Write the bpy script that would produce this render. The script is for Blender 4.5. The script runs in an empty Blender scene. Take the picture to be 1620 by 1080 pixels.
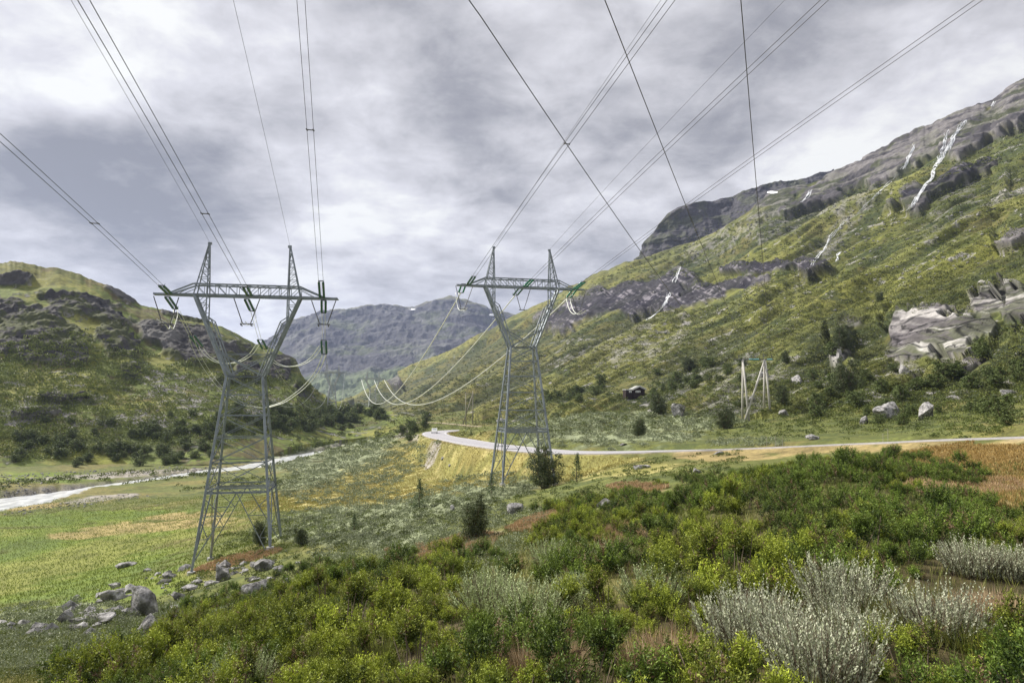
import bpy, math, random
import numpy as np
from mathutils import Vector, Matrix
from mathutils.bvhtree import BVHTree

random.seed(7)
RNG = np.random.default_rng(11)
COL = bpy.context.scene.collection
FPX = 1080.0                      # focal length in pixels of the 1620 x 1080 photograph (24 mm lens)
PITCH = math.radians(5.0)
CP, SP = math.cos(PITCH), math.sin(PITCH)

# ------------------------------------------------------------------ projection helpers
def at(px, py, Y):
    """world point at forward distance Y seen at the photograph's pixel (px, py)"""
    px = np.asarray(px, float); py = np.asarray(py, float); Y = np.asarray(Y, float)
    a = (px - 810) / FPX; b = (540 - py) / FPX
    dy = CP - b * SP; dz = SP + b * CP
    return a / dy * Y, Y * 1.0, dz / dy * Y

def pix(x, y, z):
    f = y * CP + z * SP; u = -y * SP + z * CP
    f = np.where(f < .1, .1, f)
    return 810 + FPX * x / f, 540 - FPX * u / f

# ------------------------------------------------------------------ noise (vectorised)
def _h(ix, iy, iz, s):
    h = (ix * np.uint32(374761393) + iy * np.uint32(668265263) + iz * np.uint32(2147483647 - 5) * np.uint32(3) + np.uint32((s * 974711 + 13) & 0xffffffff))
    h ^= h >> np.uint32(13); h *= np.uint32(1274126177); h ^= h >> np.uint32(16)
    h *= np.uint32(2246822519); h ^= h >> np.uint32(13)
    return h.astype(np.float32) / np.float32(4294967295.0)

def noise3(x, y, z=0.0, s=0):
    x, y, z = np.broadcast_arrays(np.asarray(x, np.float64), np.asarray(y, np.float64), np.asarray(z, np.float64))
    fx, fy, fz = np.floor(x), np.floor(y), np.floor(z)
    ix = (fx.astype(np.int64) & 0xffffffff).astype(np.uint32)
    iy = (fy.astype(np.int64) & 0xffffffff).astype(np.uint32)
    iz = (fz.astype(np.int64) & 0xffffffff).astype(np.uint32)
    tx, ty, tz = (x - fx).astype(np.float32), (y - fy).astype(np.float32), (z - fz).astype(np.float32)
    tx = tx * tx * (3 - 2 * tx); ty = ty * ty * (3 - 2 * ty); tz = tz * tz * (3 - 2 * tz)
    o = np.uint32(1)
    with np.errstate(over='ignore'):
        c000 = _h(ix, iy, iz, s); c100 = _h(ix + o, iy, iz, s); c010 = _h(ix, iy + o, iz, s); c110 = _h(ix + o, iy + o, iz, s)
        c001 = _h(ix, iy, iz + o, s); c101 = _h(ix + o, iy, iz + o, s); c011 = _h(ix, iy + o, iz + o, s); c111 = _h(ix + o, iy + o, iz + o, s)
    a = c000 + (c100 - c000) * tx; b = c010 + (c110 - c010) * tx
    c = c001 + (c101 - c001) * tx; d = c011 + (c111 - c011) * tx
    e = a + (b - a) * ty; f = c + (d - c) * ty
    return (e + (f - e) * tz) * 2 - 1          # -1..1

def fbm(x, y, z, lam0, octs, D=None, ridged=False, s=0, gain=.5, hp=0):
    """sum of octaves starting at wavelength lam0 (metres); octaves finer than the picture's pixels at distance D fade"""
    tot = 0; amp = 1.0; lam = lam0
    for o in range(octs):
        n = noise3(x / lam + 17.3 * o, y / lam - 9.1 * o, z / lam + 3.7 * o, s + o)
        if ridged:
            n = 1 - 2 * np.abs(n)
        if D is not None:
            n = n * np.clip(lam / (np.maximum(D, 1e-3) / FPX) / 2.0 - .6, 0, 1)
        if hp: n = n * np.clip(D / (lam * hp), .12, 1)
        tot = tot + n * amp
        amp *= gain; lam *= .5
    return tot

def sstep(a, b, x):
    t = np.clip((x - a) / (b - a), 0, 1)
    return t * t * (3 - 2 * t)

def blobs(px, py, lst):
    """soft union of rotated ellipses (cx, cy, rx, ry, angle in degrees, up-right positive) -> about 0..1.x"""
    tot = np.zeros(np.shape(px), np.float32)
    for cx, cy, rx, ry, ang in lst:
        c, s = math.cos(math.radians(ang)), math.sin(math.radians(ang))
        u = ((px - cx) * c - (py - cy) * s) / rx; v = ((px - cx) * s + (py - cy) * c) / ry
        tot = np.maximum(tot, np.exp(-(u * u + v * v) * .7))
    return tot

def seg_dist(px, py, pts):
    d = np.full(np.shape(px), 1e9); tt = np.zeros(np.shape(px))
    for i in range(len(pts) - 1):
        ax, ay = pts[i][:2]; bx, by = pts[i + 1][:2]
        vx, vy = bx - ax, by - ay
        t = np.clip(((px - ax) * vx + (py - ay) * vy) / (vx * vx + vy * vy + 1e-9), 0, 1)
        q = np.hypot(px - ax - t * vx, py - ay - t * vy)
        m = q < d
        d = np.where(m, q, d); tt = np.where(m, i + t, tt)
    return d, tt

# ------------------------------------------------------------------ materials
def nt(m):
    m.use_nodes = True
    t = m.node_tree; t.nodes.clear()
    return t, (lambda typ, **k: _n(t, typ, k)), t.links.new
def _n(t, typ, k):
    n = t.nodes.new(typ)
    for a, v in k.items(): setattr(n, a, v)
    return n

def surf_mat(name, attr=None, color=(.2, .2, .2), rough=.85, spec=.2, metal=0, nscale=1.0, namt=.35, bump=.3, bdist=.1, fine=6.0, coat=0, tint=None, trans=0):
    m = bpy.data.materials.new(name)
    t, N, L = nt(m)
    out = N('ShaderNodeOutputMaterial'); bs = N('ShaderNodeBsdfPrincipled')
    bs.inputs['Roughness'].default_value = rough; bs.inputs['Metallic'].default_value = metal
    bs.inputs['Specular IOR Level'].default_value = spec
    bs.inputs['Coat Weight'].default_value = coat
    tc = N('ShaderNodeTexCoord')
    if attr:
        a = N('ShaderNodeAttribute'); a.attribute_name = attr; base = a.outputs['Color']
    else:
        r = N('ShaderNodeRGB'); r.outputs[0].default_value = (*color, 1); base = r.outputs[0]
    n1 = N('ShaderNodeTexNoise'); n1.inputs['Scale'].default_value = nscale; n1.inputs['Detail'].default_value = fine; n1.inputs['Roughness'].default_value = .65
    L(tc.outputs['Object'], n1.inputs['Vector'])
    mr = N('ShaderNodeMapRange'); mr.inputs['From Min'].default_value = .3; mr.inputs['From Max'].default_value = .7
    mr.inputs['To Min'].default_value = 1 - namt; mr.inputs['To Max'].default_value = 1 + namt
    L(n1.outputs['Fac'], mr.inputs['Value'])
    mul = N('ShaderNodeVectorMath', operation='SCALE'); L(base, mul.inputs[0]); L(mr.outputs[0], mul.inputs['Scale'])
    colout = mul.outputs[0]
    if tint:
        n2 = N('ShaderNodeTexNoise'); n2.inputs['Scale'].default_value = nscale * .37; n2.inputs['Detail'].default_value = 4
        L(tc.outputs['Object'], n2.inputs['Vector'])
        m2 = N('ShaderNodeMapRange'); m2.inputs['From Min'].default_value = .5; m2.inputs['From Max'].default_value = .62
        L(n2.outputs['Fac'], m2.inputs['Value'])
        mx = N('ShaderNodeMixRGB'); L(m2.outputs[0], mx.inputs[0]); L(colout, mx.inputs[1]); mx.inputs[2].default_value = (*tint, 1)
        colout = mx.outputs[0]
    L(colout, bs.inputs['Base Color'])
    if bump:
        bp = N('ShaderNodeBump'); bp.inputs['Strength'].default_value = bump; bp.inputs['Distance'].default_value = bdist
        L(n1.outputs['Fac'], bp.inputs['Height']); L(bp.outputs[0], bs.inputs['Normal'])
    if trans:
        tr = N('ShaderNodeBsdfTranslucent'); L(colout, tr.inputs['Color'])
        ms = N('ShaderNodeMixShader'); ms.inputs[0].default_value = trans
        L(bs.outputs[0], ms.inputs[1]); L(tr.outputs[0], ms.inputs[2]); L(ms.outputs[0], out.inputs[0])
    else:
        L(bs.outputs[0], out.inputs[0])
    return m

M = {}
M['ground'] = surf_mat('ground_cover', attr='tint', nscale=3.0, namt=.45, bump=.5, bdist=.06, fine=8)
M['hill'] = surf_mat('hillside', attr='tint', nscale=.35, namt=.35, bump=.6, bdist=.5, fine=8)
M['far'] = surf_mat('far_rock', attr='tint', nscale=.02, namt=.35, bump=.8, bdist=10, fine=10)
M['leaf'] = surf_mat('leaves', attr='tint', nscale=1.5, namt=.3, bump=0, rough=.6, spec=.3, trans=.13)
M['bark'] = surf_mat('bark', color=(.15, .12, .085), nscale=20, namt=.4, bump=.4, bdist=.01)
M['rock'] = surf_mat('boulder_rock', color=(.34, .33, .325), nscale=2.4, namt=.85, bump=1.0, bdist=.35, fine=12, tint=(.10, .10, .085))
M['asphalt'] = surf_mat('asphalt', color=(.40, .39, .41), nscale=1.5, namt=.12, bump=.15, bdist=.02)
M['gravel'] = surf_mat('gravel_track', color=(.38, .32, .22), nscale=3, namt=.25, bump=.3, bdist=.03)
M['paint'] = surf_mat('road_paint', color=(.75, .75, .73), nscale=5, namt=.15, bump=0)
M['steel'] = surf_mat('galvanised_steel', color=(.23, .26, .29), rough=.45, metal=.45, spec=.5, nscale=1.2, namt=.3, bump=.05, bdist=.01)
M['farsteel'] = surf_mat('pale_weathered_steel', color=(.42, .44, .44), rough=.6, metal=.1, nscale=1.2, namt=.2, bump=0)
M['glass'] = surf_mat('green_insulator_glass', color=(.012, .10, .075), rough=.12, spec=.8, nscale=3, namt=.2, bump=0, coat=.5)
M['teal'] = surf_mat('teal_insulator_glass', color=(.01, .22, .15), rough=.15, spec=.8, nscale=3, namt=.2, bump=0, coat=.5)
M['blueglass'] = surf_mat('blue_insulator_glass', color=(.12, .34, .38), rough=.2, spec=.8, nscale=3, namt=.2, bump=0)
M['wire'] = surf_mat('dark_conductor', color=(.10, .10, .11), rough=.5, metal=.3, nscale=1, namt=.1, bump=0)
M['alu'] = surf_mat('bright_aluminium_cable', color=(.72, .74, .68), rough=.45, metal=.2, nscale=1, namt=.1, bump=0)
M['fitting'] = surf_mat('steel_fitting', color=(.13, .13, .14), rough=.5, metal=.4, nscale=2, namt=.2, bump=0)
M['pole'] = surf_mat('bleached_timber', color=(.50, .48, .44), rough=.9, nscale=4, namt=.25, bump=.2, bdist=.02)
M['greypole'] = surf_mat('grey_timber', color=(.32, .30, .24), rough=.9, nscale=4, namt=.25, bump=.2, bdist=.02)
M['cabin_wall'] = surf_mat('dark_cladding', color=(.035, .025, .022), nscale=3, namt=.3, bump=.1)
M['white'] = surf_mat('white_paint', color=(.8, .8, .78), nscale=3, namt=.08, bump=0)
M['sod'] = surf_mat('pale_roof', color=(.42, .42, .40), nscale=3, namt=.3, bump=.4)
M['window'] = surf_mat('window_glass', color=(.25, .3, .33), rough=.08, spec=.8, nscale=1, namt=.05, bump=0)
M['tyre'] = surf_mat('tyre_rubber', color=(.02, .02, .02), nscale=3, namt=.1, bump=0)
M['snow'] = surf_mat('snow', color=(.8, .82, .85), nscale=.2, namt=.08, bump=.2)
M['falls'] = surf_mat('white_water', color=(.80, .82, .84), rough=.5, nscale=.6, namt=.3, bump=.3, bdist=.2)
M['concrete'] = surf_mat('concrete', color=(.38, .37, .35), nscale=6, namt=.25, bump=.3, bdist=.02)

def river_mat():
    m = bpy.data.materials.new('river_water'); t, N, L = nt(m)
    out = N('ShaderNodeOutputMaterial'); bs = N('ShaderNodeBsdfPrincipled'); tc = N('ShaderNodeTexCoord')
    n = N('ShaderNodeTexNoise'); n.inputs['Scale'].default_value = .5; n.inputs['Detail'].default_value = 6
    mp = N('ShaderNodeMapping'); mp.inputs['Scale'].default_value = (1, .5, 1); L(tc.outputs['Object'], mp.inputs[0]); L(mp.outputs[0], n.inputs['Vector'])
    mr = N('ShaderNodeMapRange'); mr.inputs['From Min'].default_value = .42; mr.inputs['From Max'].default_value = .6; L(n.outputs['Fac'], mr.inputs['Value'])
    mx = N('ShaderNodeMixRGB'); mx.inputs[1].default_value = (.60, .62, .64, 1); mx.inputs[2].default_value = (.88, .9, .92, 1); L(mr.outputs[0], mx.inputs[0])
    L(mx.outputs[0], bs.inputs['Base Color']); bs.inputs['Roughness'].default_value = .2
    bp = N('ShaderNodeBump'); bp.inputs['Strength'].default_value = .3; bp.inputs['Distance'].default_value = .08; L(n.outputs['Fac'], bp.inputs['Height']); L(bp.outputs[0], bs.inputs['Normal'])
    L(bs.outputs[0], out.inputs[0]); return m
M['river'] = river_mat()

# ------------------------------------------------------------------ object helpers
def mesh_np(name, V, F, mat, parent=None, colors=None, smooth=False, uniq=True):
    """V (n,3) float, F (m,k) int, one material; colors (n,3) per-vertex reflectance"""
    me = bpy.data.meshes.new(name)
    V = np.asarray(V, np.float32); F = np.asarray(F, np.int32)
    k = F.shape[1]
    me.vertices.add(len(V)); me.vertices.foreach_set('co', V.ravel())
    me.loops.add(F.size); me.loops.foreach_set('vertex_index', F.ravel())
    me.polygons.add(len(F)); me.polygons.foreach_set('loop_start', np.arange(0, F.size, k, dtype=np.int32))
    me.polygons.foreach_set('use_smooth', np.full(len(F), smooth))
    if colors is not None:
        ca = me.color_attributes.new('tint', 'FLOAT_COLOR', 'POINT')
        c = np.ones((len(V), 4), np.float32); c[:, :3] = np.clip(colors, 0.002, 1)
        ca.data.foreach_set('color', c.ravel())
    me.update(calc_edges=True); me.materials.append(mat)
    o = bpy.data.objects.new(name, me); COL.objects.link(o)
    if parent: o.parent = parent
    return o

def tag(o, label=None, cat=None, group=None, kind=None):
    if label: o['label'] = label
    if cat: o['category'] = cat
    if group: o['group'] = group
    if kind: o['kind'] = kind
    return o

def empty(name, loc, label, cat, group=None, rz=0):
    o = bpy.data.objects.new(name, None); COL.objects.link(o)
    o.location = loc; o.rotation_euler = (0, 0, rz); o.empty_display_size = .1
    return tag(o, label, cat, group)

def copy_tree(o, parent=None):
    c = o.copy(); COL.objects.link(c)
    if parent: c.parent = parent
    for ch in o.children: copy_tree(ch, c)
    return c

class MB:
    """collects bars, tubes and boxes into one mesh"""
    def __init__(s): s.V = []; s.F = []; s.n = 0
    def add(s, V, F):
        s.V.append(np.asarray(V, float)); s.F += [tuple(i + s.n for i in f) for f in F]; s.n += len(V)
    def tube(s, pts, r, seg=6, cap=True):
        pts = [Vector(p) for p in pts]; rs = r if hasattr(r, '__len__') else [r] * len(pts)
        V = []; F = []
        for i, p in enumerate(pts):
            d = (pts[min(i + 1, len(pts) - 1)] - pts[max(i - 1, 0)]).normalized()
            up = Vector((0, 0, 1)) if abs(d.z) < .95 else Vector((1, 0, 0))
            a = d.cross(up).normalized(); b = a.cross(d)
            for k in range(seg):
                t = 2 * math.pi * k / seg + .4
                V.append(p + (a * math.cos(t) + b * math.sin(t)) * rs[i])
        for i in range(len(pts) - 1):
            for k in range(seg):
                F.append((i * seg + k, i * seg + (k + 1) % seg, (i + 1) * seg + (k + 1) % seg, (i + 1) * seg + k))
        if cap:
            F.append(tuple(range(seg - 1, -1, -1))); F.append(tuple((len(pts) - 1) * seg + k for k in range(seg)))
        s.add([tuple(v) for v in V], F)
    def angle(s, a, b, w, th=None):
        """L-section steel member"""
        a = Vector(a); b = Vector(b); d = (b - a).normalized()
        up = Vector((0, 0, 1)) if abs(d.z) < .9 else Vector((1, .3, 0))
        u = d.cross(up).normalized(); v = u.cross(d); th = th or w * .22
        prof = [(-w/2, -w/2), (w/2, -w/2), (w/2, -w/2 + th), (-w/2 + th, -w/2 + th), (-w/2 + th, w/2), (-w/2, w/2)]
        V = [tuple(a + u * x + v * y) for x, y in prof] + [tuple(b + u * x + v * y) for x, y in prof]
        F = [(k, (k + 1) % 6, 6 + (k + 1) % 6, 6 + k) for k in range(6)]
        F += [(0, 3, 2, 1), (0, 5, 4, 3), (6, 7, 8, 9), (6, 9, 10, 11)]
        s.add(V, F)
    def box(s, c, d, rz=0):
        cx, cy, cz = c; x, y, z = d[0] / 2, d[1] / 2, d[2] / 2
        co, si = math.cos(rz), math.sin(rz); V = []
        for i in (-x, x):
            for j in (-y, y):
                for k in (-z, z): V.append((cx + i * co - j * si, cy + i * si + j * co, cz + k))
        s.add(V, [(0, 1, 3, 2), (4, 6, 7, 5), (0, 4, 5, 1), (2, 3, 7, 6), (0, 2, 6, 4), (1, 5, 7, 3)])
    def build(s, name, mat, parent=None, smooth=False):
        me = bpy.data.meshes.new(name)
        V = np.concatenate(s.V) if s.V else np.zeros((0, 3))
        me.from_pydata([tuple(v) for v in V], [], s.F); me.materials.append(mat)
        if smooth: me.polygons.foreach_set('use_smooth', [True] * len(me.polygons))
        me.update()
        o = bpy.data.objects.new(name, me); COL.objects.link(o)
        if parent: o.parent = parent
        return o

# ================================================================== TERRAIN
VZ = -22.0
ROAD_PX = [(1900, 683, 36), (1760, 688, 41), (1620, 692.5, 47), (1500, 697, 54), (1400, 700.5, 60.5), (1300, 704.5, 68), (1195, 708.5, 77), (1060, 713, 90), (980, 715, 97), (900, 715, 105), (850, 712, 112), (800, 707, 124),
           (755, 701, 142), (722, 695, 165), (700, 691, 188), (688, 687, 212), (690, 683.5, 232), (705, 681.5, 247), (722, 680.5, 256), (745, 680.5, 262), (780, 682, 268), (820, 684, 272)]
ROAD = [tuple(float(v) for v in at(*p)) for p in ROAD_PX]
TRACK_PX = [(655, 668, 300), (680, 668, 290), (710, 670, 285), (740, 673, 280), (790, 677, 272)]
TRACK = [tuple(float(v) for v in at(*p)) for p in TRACK_PX]
def onz(px, py, z=VZ):
    x, y, zz = at(px, py, 1.0); k = z / zz; return (float(x * k), float(y * k), z)
RIVER = [onz(-420, 850), onz(-200, 828), onz(0, 799), onz(60, 788), onz(130, 774), onz(215, 762), onz(290, 751), onz(340, 745), onz(400, 738), onz(450, 726), onz(500, 716), onz(560, 706), onz(600, 699)]
RIVER_W = [9, 9.5, 9.5, 7, 1.6, 1.0, 1.4, 3.4, 3.6, 2.6, 2.2, 2.2, 2.2]

CTRL = [(0, 0, -2.7), (-5, 0, -3.3), (5, 0, -2.5), (0, -10, -1.8), (-15, -5, -5.5), (15, -5, -1.8), (-30, -10, -10), (30, -20, -.5), (-80, -20, -21), (60, -20, 3),
        (0, -60, 4), (-60, -80, -8), (80, -80, 12), (-160, 20, -22), (-150, -60, -21), (100, 10, 5), (30, 8, -1.6), (60, 60, 1), (110, 60, 8), (-4, 4, -3.0), (4, 4, -2.7), (-9, 6, -4.0),
        (160, 0, 14), (200, 120, 20), (0, -300, 10), (-300, -300, -15), (300, -300, 25)]
GP = [(1620,1080,7.2),(1400,1080,6.8),(1200,1080,6.7),(1000,1080,6.8),(810,1080,7),(600,1080,8),(400,1080,10.5),(200,1080,15),(0,1080,20),(-200,1080,25),
      (1620,960,10),(1400,960,10),(1200,970,10),(1000,970,11),(810,960,12.5),(600,970,14),(400,1000,18),(200,1000,27),(0,1000,36),(-200,1000,42),
      (1620,880,13.5),(1400,880,14),(1200,890,15),(1000,900,16.5),(810,890,20),(650,910,22),(500,950,28),(350,960,37),
      (1620,824,19),(1400,812,18.5),(1200,810,20.5),(1050,815,25),(950,825,30),(800,850,34),(700,870,36),(560,880,44),
      (1500,775,24),(1420,752,23),(1350,752,23.5),(1230,768,26),(1120,788,32),(1020,770,45),(1450,744,33),(1350,735,44),(1250,736,52),(1480,722,42),(1600,716,38),(1130,738,52),(1620,778,25),(1540,766,29),
      (1000,745,66),(910,760,70),(860,775,72),(820,800,58),(740,830,50),(640,850,52),(760,800,66),(823,776,85),(930,738,95),(800,770,84),(870,752,96),
      (560,830,75),(660,790,88),(480,850,68),(372,890,62),(380,868,70),(300,910,60),(430,862,64),(440,900,50),
      (200,930,60),(100,960,56),(0,960,62),(-150,960,65),(100,900,84),(0,900,88),(200,880,88),(-200,900,92),(250,850,100),(0,850,108),(150,830,118),(320,820,112),
      (480,800,110),(560,790,118),(640,760,140),(600,740,180),(500,760,165),(420,770,160),(650,715,205),(600,715,235),(550,725,250),(750,725,140),(700,712,172),(840,735,108),(900,727,106),
      (0,775,160),(100,765,175),(-200,800,150),(200,752,200),(300,742,222),(0,752,185),(-200,762,190),(0,738,225),(150,738,230),
      (500,700,340),(560,696,370),(620,690,330),(660,684,290),(600,680,400),(540,672,480),(640,664,420),(560,655,700),(620,650,600),(600,645,1100),(500,642,1500),(700,640,1500),
      (900,690,150),(1000,690,140),(1100,690,125),(1200,688,112),(1300,684,100),(1400,680,88),(1500,676,78),(1620,668,64),(1750,650,55),(1620,640,95),
      (760,676,285),(840,672,240),(900,660,240),(1000,662,200),(1100,668,165),(1195,664,150),(1300,655,135),(1400,650,122),(1500,640,110),(720,660,380),(800,655,350),
      (1850,640,60)]
P = [tuple(float(v) for v in at(*g)) for g in GP] + CTRL
P += [(-500, 250, -20), (-500, 0, -22), (-900, 900, -10), (300, 300, 8), (500, 500, 25), (900, 100, 60), (0, 2500, -8), (-1500, 2500, -8), (1200, 2500, -8), (0, 3300, -8), (-2500, 200, -10), (2500, 200, 60)]
P = np.array(P)
# a few extra points hold the ground on the road's line
P = np.vstack([P, np.array(ROAD[::2]) - [0, 0, .15]])
def warp(x, y):
    r = np.hypot(x, y); k = (r + 5) ** -.5
    return x * k, y * k
def _phi(d2): return np.sqrt(d2 + .35)
wx, wy = warp(P[:, 0], P[:, 1])
A = _phi((wx[:, None] - wx[None]) ** 2 + (wy[:, None] - wy[None]) ** 2)
n_ = len(P); Q = np.c_[np.ones(n_), wx, wy]
KK = np.block([[A - np.eye(n_) * .012, Q], [Q.T, np.zeros((3, 3))]])
SOL = np.linalg.solve(KK, np.r_[P[:, 2], 0, 0, 0])

def base_z(x, y):
    x = np.asarray(x, float).ravel(); y = np.asarray(y, float).ravel(); out = np.empty(len(x))
    for i in range(0, len(x), 40000):
        a, b = warp(x[i:i + 40000], y[i:i + 40000])
        out[i:i + 40000] = _phi((a[:, None] - wx[None]) ** 2 + (b[:, None] - wy[None]) ** 2) @ SOL[:n_] + SOL[n_] + a * SOL[n_ + 1] + b * SOL[n_ + 2]
    return out

# image-located ground cover regions (they stay where they grow)
R_YELLOW = [(620,765,110,26,10),(760,735,90,28,0),(700,712,70,14,0),(940,738,110,13,0),(660,740,50,24,0),(480,792,80,14,4),(740,690,50,6,0),(890,745,60,14,0)]
R_MEADOW = [(80,900,190,48,5),(100,850,220,20,4),(200,935,110,14,8),(-150,880,200,60,0),(60,755,110,8,0),(100,820,190,10,3)]
R_OCHRE = [(1560,728,120,20,0),(1600,775,60,24,0),(1150,722,80,7,0),(1290,716,120,7,0),(1450,714,80,6,0),(240,832,110,8,4),(130,845,60,6,4),(290,815,60,5,4),(60,800,50,4,6)]
R_WILLOW = [(560,745,110,28,14),(480,725,60,14,10),(620,800,110,22,4),(560,830,120,28,4),(640,850,80,26,0),(700,800,90,16,4),(960,670,130,30,0),(1100,660,60,20,0),(60,1010,120,40,10),(220,1010,160,36,12),(1050,690,60,8,0),(780,770,60,16,0),(850,690,30,8,0),(560,705,60,8,8),(760,880,60,24,20)]
R_RUST = [(720,868,62,15,14),(370,888,60,7,14),(262,1030,34,16,20),(860,825,50,10,14),(1010,772,42,7,0),(985,850,40,14,10),(1540,772,95,14,0),(1060,1050,60,26,0),(830,1060,70,22,0),(1180,640,10,4,0)]
R_GRAVEL = [(170,752,110,4,3),(250,746,80,3,2),(150,790,50,3,6),(655,703,9,6,-60),(683,733,6,12,-60),(640,690,24,2,4)]

J_Z = [(1300,745,190,36,2),(1200,800,260,60,8),(1450,830,170,40,-4),(1000,860,120,40,12),(560,950,170,34,20),(420,960,80,26,10),(900,1030,420,60,0),(300,1060,160,30,20),(1560,900,80,30,0),(480,900,60,20,0),(470,985,120,24,26),(880,790,70,18,0),(1050,760,80,18,12),(620,1040,200,50,0),(1600,1050,120,30,0),(1150,960,60,40,0),(330,990,60,18,14),(700,1110,500,60,0),(1000,1110,160,60,0),(1600,1110,80,60,0),(1560,1060,120,40,0),(1230,890,190,44,0),(1480,890,120,24,0)]
def zone(px, py, lst, n):
    return sstep(.34, .58, blobs(px, py, lst) + n * .28)

C = {k: np.array(v) for k, v in dict(grass=(.135, .150, .040), dark=(.040, .055, .018), yellow=(.25, .235, .07), meadow=(.150, .200, .026), ochre=(.33, .25, .11), willow=(.21, .235, .135),
     rust=(.31, .22, .12), gravel=(.36, .33, .30), olive=(.19, .17, .055), rock=(.23, .215, .22), rockd=(.060, .055, .062), brown=(.13, .095, .05), scree=(.27, .255, .25), soil_shade=(.07, .055, .03)).items()}
def mix(a, b, m): return a * (1 - m[:, None]) + b * m[:, None]

def ground_field(x, y):
    """height and reflectance of the ground at x, y (arrays)"""
    x = np.asarray(x, float).ravel(); y = np.asarray(y, float).ravel()
    z = base_z(x, y); r = np.hypot(x, y)
    px, py = pix(x, y, z); inf = (y > 3)
    rd, rt = seg_dist(x, y, ROAD); rz = np.interp(rt, np.arange(len(ROAD)), [p[2] for p in ROAD])
    td, tt_ = seg_dist(x, y, TRACK); tz = np.interp(tt_, np.arange(len(TRACK)), [p[2] for p in TRACK])
    vd, vt = seg_dist(x, y, RIVER); vw = np.interp(vt, np.arange(len(RIVER)), RIVER_W)
    n1 = fbm(x, y, 0, 14, 4, r, s=3); n2 = fbm(x, y, 0, 2.2, 4, r, s=9); n3 = fbm(x, y, 0, 60, 3, r, s=5)
    wn = n2 * .6 + n1 * .5
    mead = zone(px, py, R_MEADOW, wn) * inf; yel = zone(px, py, R_YELLOW, wn) * inf; wil = zone(px, py, R_WILLOW, wn) * inf
    hm = (1 - .75 * np.maximum(mead, yel)) * (.15 + .85 * sstep(6, 30, rd))
    z = z + n1 * .22 * hm + n2 * .11 * hm * sstep(3, 12, r)
    z += wil * np.maximum(n2, 0) * .35
    k = 1 - sstep(5.0, 9.0, rd)
    z = z * (1 - k) + (rz - .12 - .40 * sstep(3.9, 6.5, rd)) * k
    k = 1 - sstep(2.5, 8.0, td); z = z * (1 - k) + (tz - .1) * k
    bank = vd - vw + n2 * .8 + n1 * .6
    k = 1 - sstep(-.5, 2.5, bank); z = z * (1 - k) + (VZ - 1.2) * k
    z = np.where(vd > vw + 2, np.maximum(z, VZ + .25 + .3 * np.abs(n2)), z)
    # colour
    c = np.tile(C['grass'], (len(x), 1))
    c = mix(c, C['olive'], sstep(-.3, .5, n1)); c = mix(c, C['dark'], sstep(.15, .7, n2 + .3 * n3) * .7)
    c = mix(c, C['willow'], wil * sstep(-.5, .4, n2 + .3)); c = mix(c, C['dark'], wil * sstep(.1, .6, -n2) * .7)
    c = mix(c, C['meadow'] * (1 + .0), mead); c = mix(c, C['olive'] * 1.2, mead * sstep(.0, .7, n1 + .5 * n2) * .5); c = mix(c, np.array((.09, .13, .03)), mead * sstep(.1, .6, -n1 + .6 * n2) * .7)
    c = mix(c, C['yellow'], yel); c = mix(c, C['olive'], yel * sstep(.25, .8, n1 + .5 * n2) * .6); c = mix(c, np.array((.31, .22, .07)), yel * sstep(.3, .8, -n1 + .2 * n2) * .3); c = mix(c, np.array((.42, .36, .16)), yel * sstep(.2, .8, n2) * .5)
    c = mix(c, C['ochre'], zone(px, py, R_OCHRE, wn) * inf * .85)
    c = mix(c, C['rust'], zone(px, py, R_RUST, wn) * inf * (.45 + .5 * sstep(-.4, .5, n2)))
    g = np.maximum(zone(px, py, R_GRAVEL, wn) * inf, (1 - sstep(.6, 3.5, bank)) * sstep(-.6, .2, n1 + .5))
    c = mix(c, C['gravel'], g * (.6 + .4 * sstep(-.4, .2, n2))); c = mix(c, C['gravel'] * .35, g * sstep(.2, .6, n2) * .6)
    c = mix(c, np.array((.33, .27, .17)), (1 - sstep(3.6, 5.0 + n2, rd)) * .9)
    c = mix(c, C['soil_shade'] * .8, (1 - sstep(14, 30, r)) * inf * sstep(.25, .4, blobs(px, py, J_Z)) * .85); c = mix(c, C['brown'], (1 - sstep(6, 22, r)) * .4)  # brown soil under the junipers, darkened to paint in the shade of the gaps
    c *= (1 + .30 * n2 + .12 * fbm(x, y, 0, .7, 2, r, s=31))[:, None]
    return z, c

def build_ground():
    az = np.radians(np.concatenate([np.arange(-180, -50, 5), np.arange(-50, -42, 1.0), np.linspace(-42, 42, 900), np.arange(43, 50, 1.0), np.arange(50, 180, 5)]))
    rr = np.concatenate([[.01, .8, 1.6, 2.4, 3.2], np.geomspace(4, 700, 560), np.geomspace(720, 3400, 16)])
    Rg, Ag = np.meshgrid(rr, az, indexing='ij')
    x = (Rg * np.sin(Ag)).ravel(); y = (Rg * np.cos(Ag)).ravel()
    z, c = ground_field(x, y)
    nr, na = len(rr), len(az)
    i, j = np.meshgrid(np.arange(nr - 1), np.arange(na), indexing='ij')
    j2 = (j + 1) % na
    F = np.stack([i * na + j, i * na + j2, (i + 1) * na + j2, (i + 1) * na + j], -1).reshape(-1, 4)[:, ::-1]
    V = np.c_[x, y, z]
    o = mesh_np('ground', V, F, M['ground'], colors=c, smooth=True)
    tag(o, kind='structure')
    return o, V, F, (nr, na)
gobj, GV, GF, gshape = build_ground()

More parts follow.
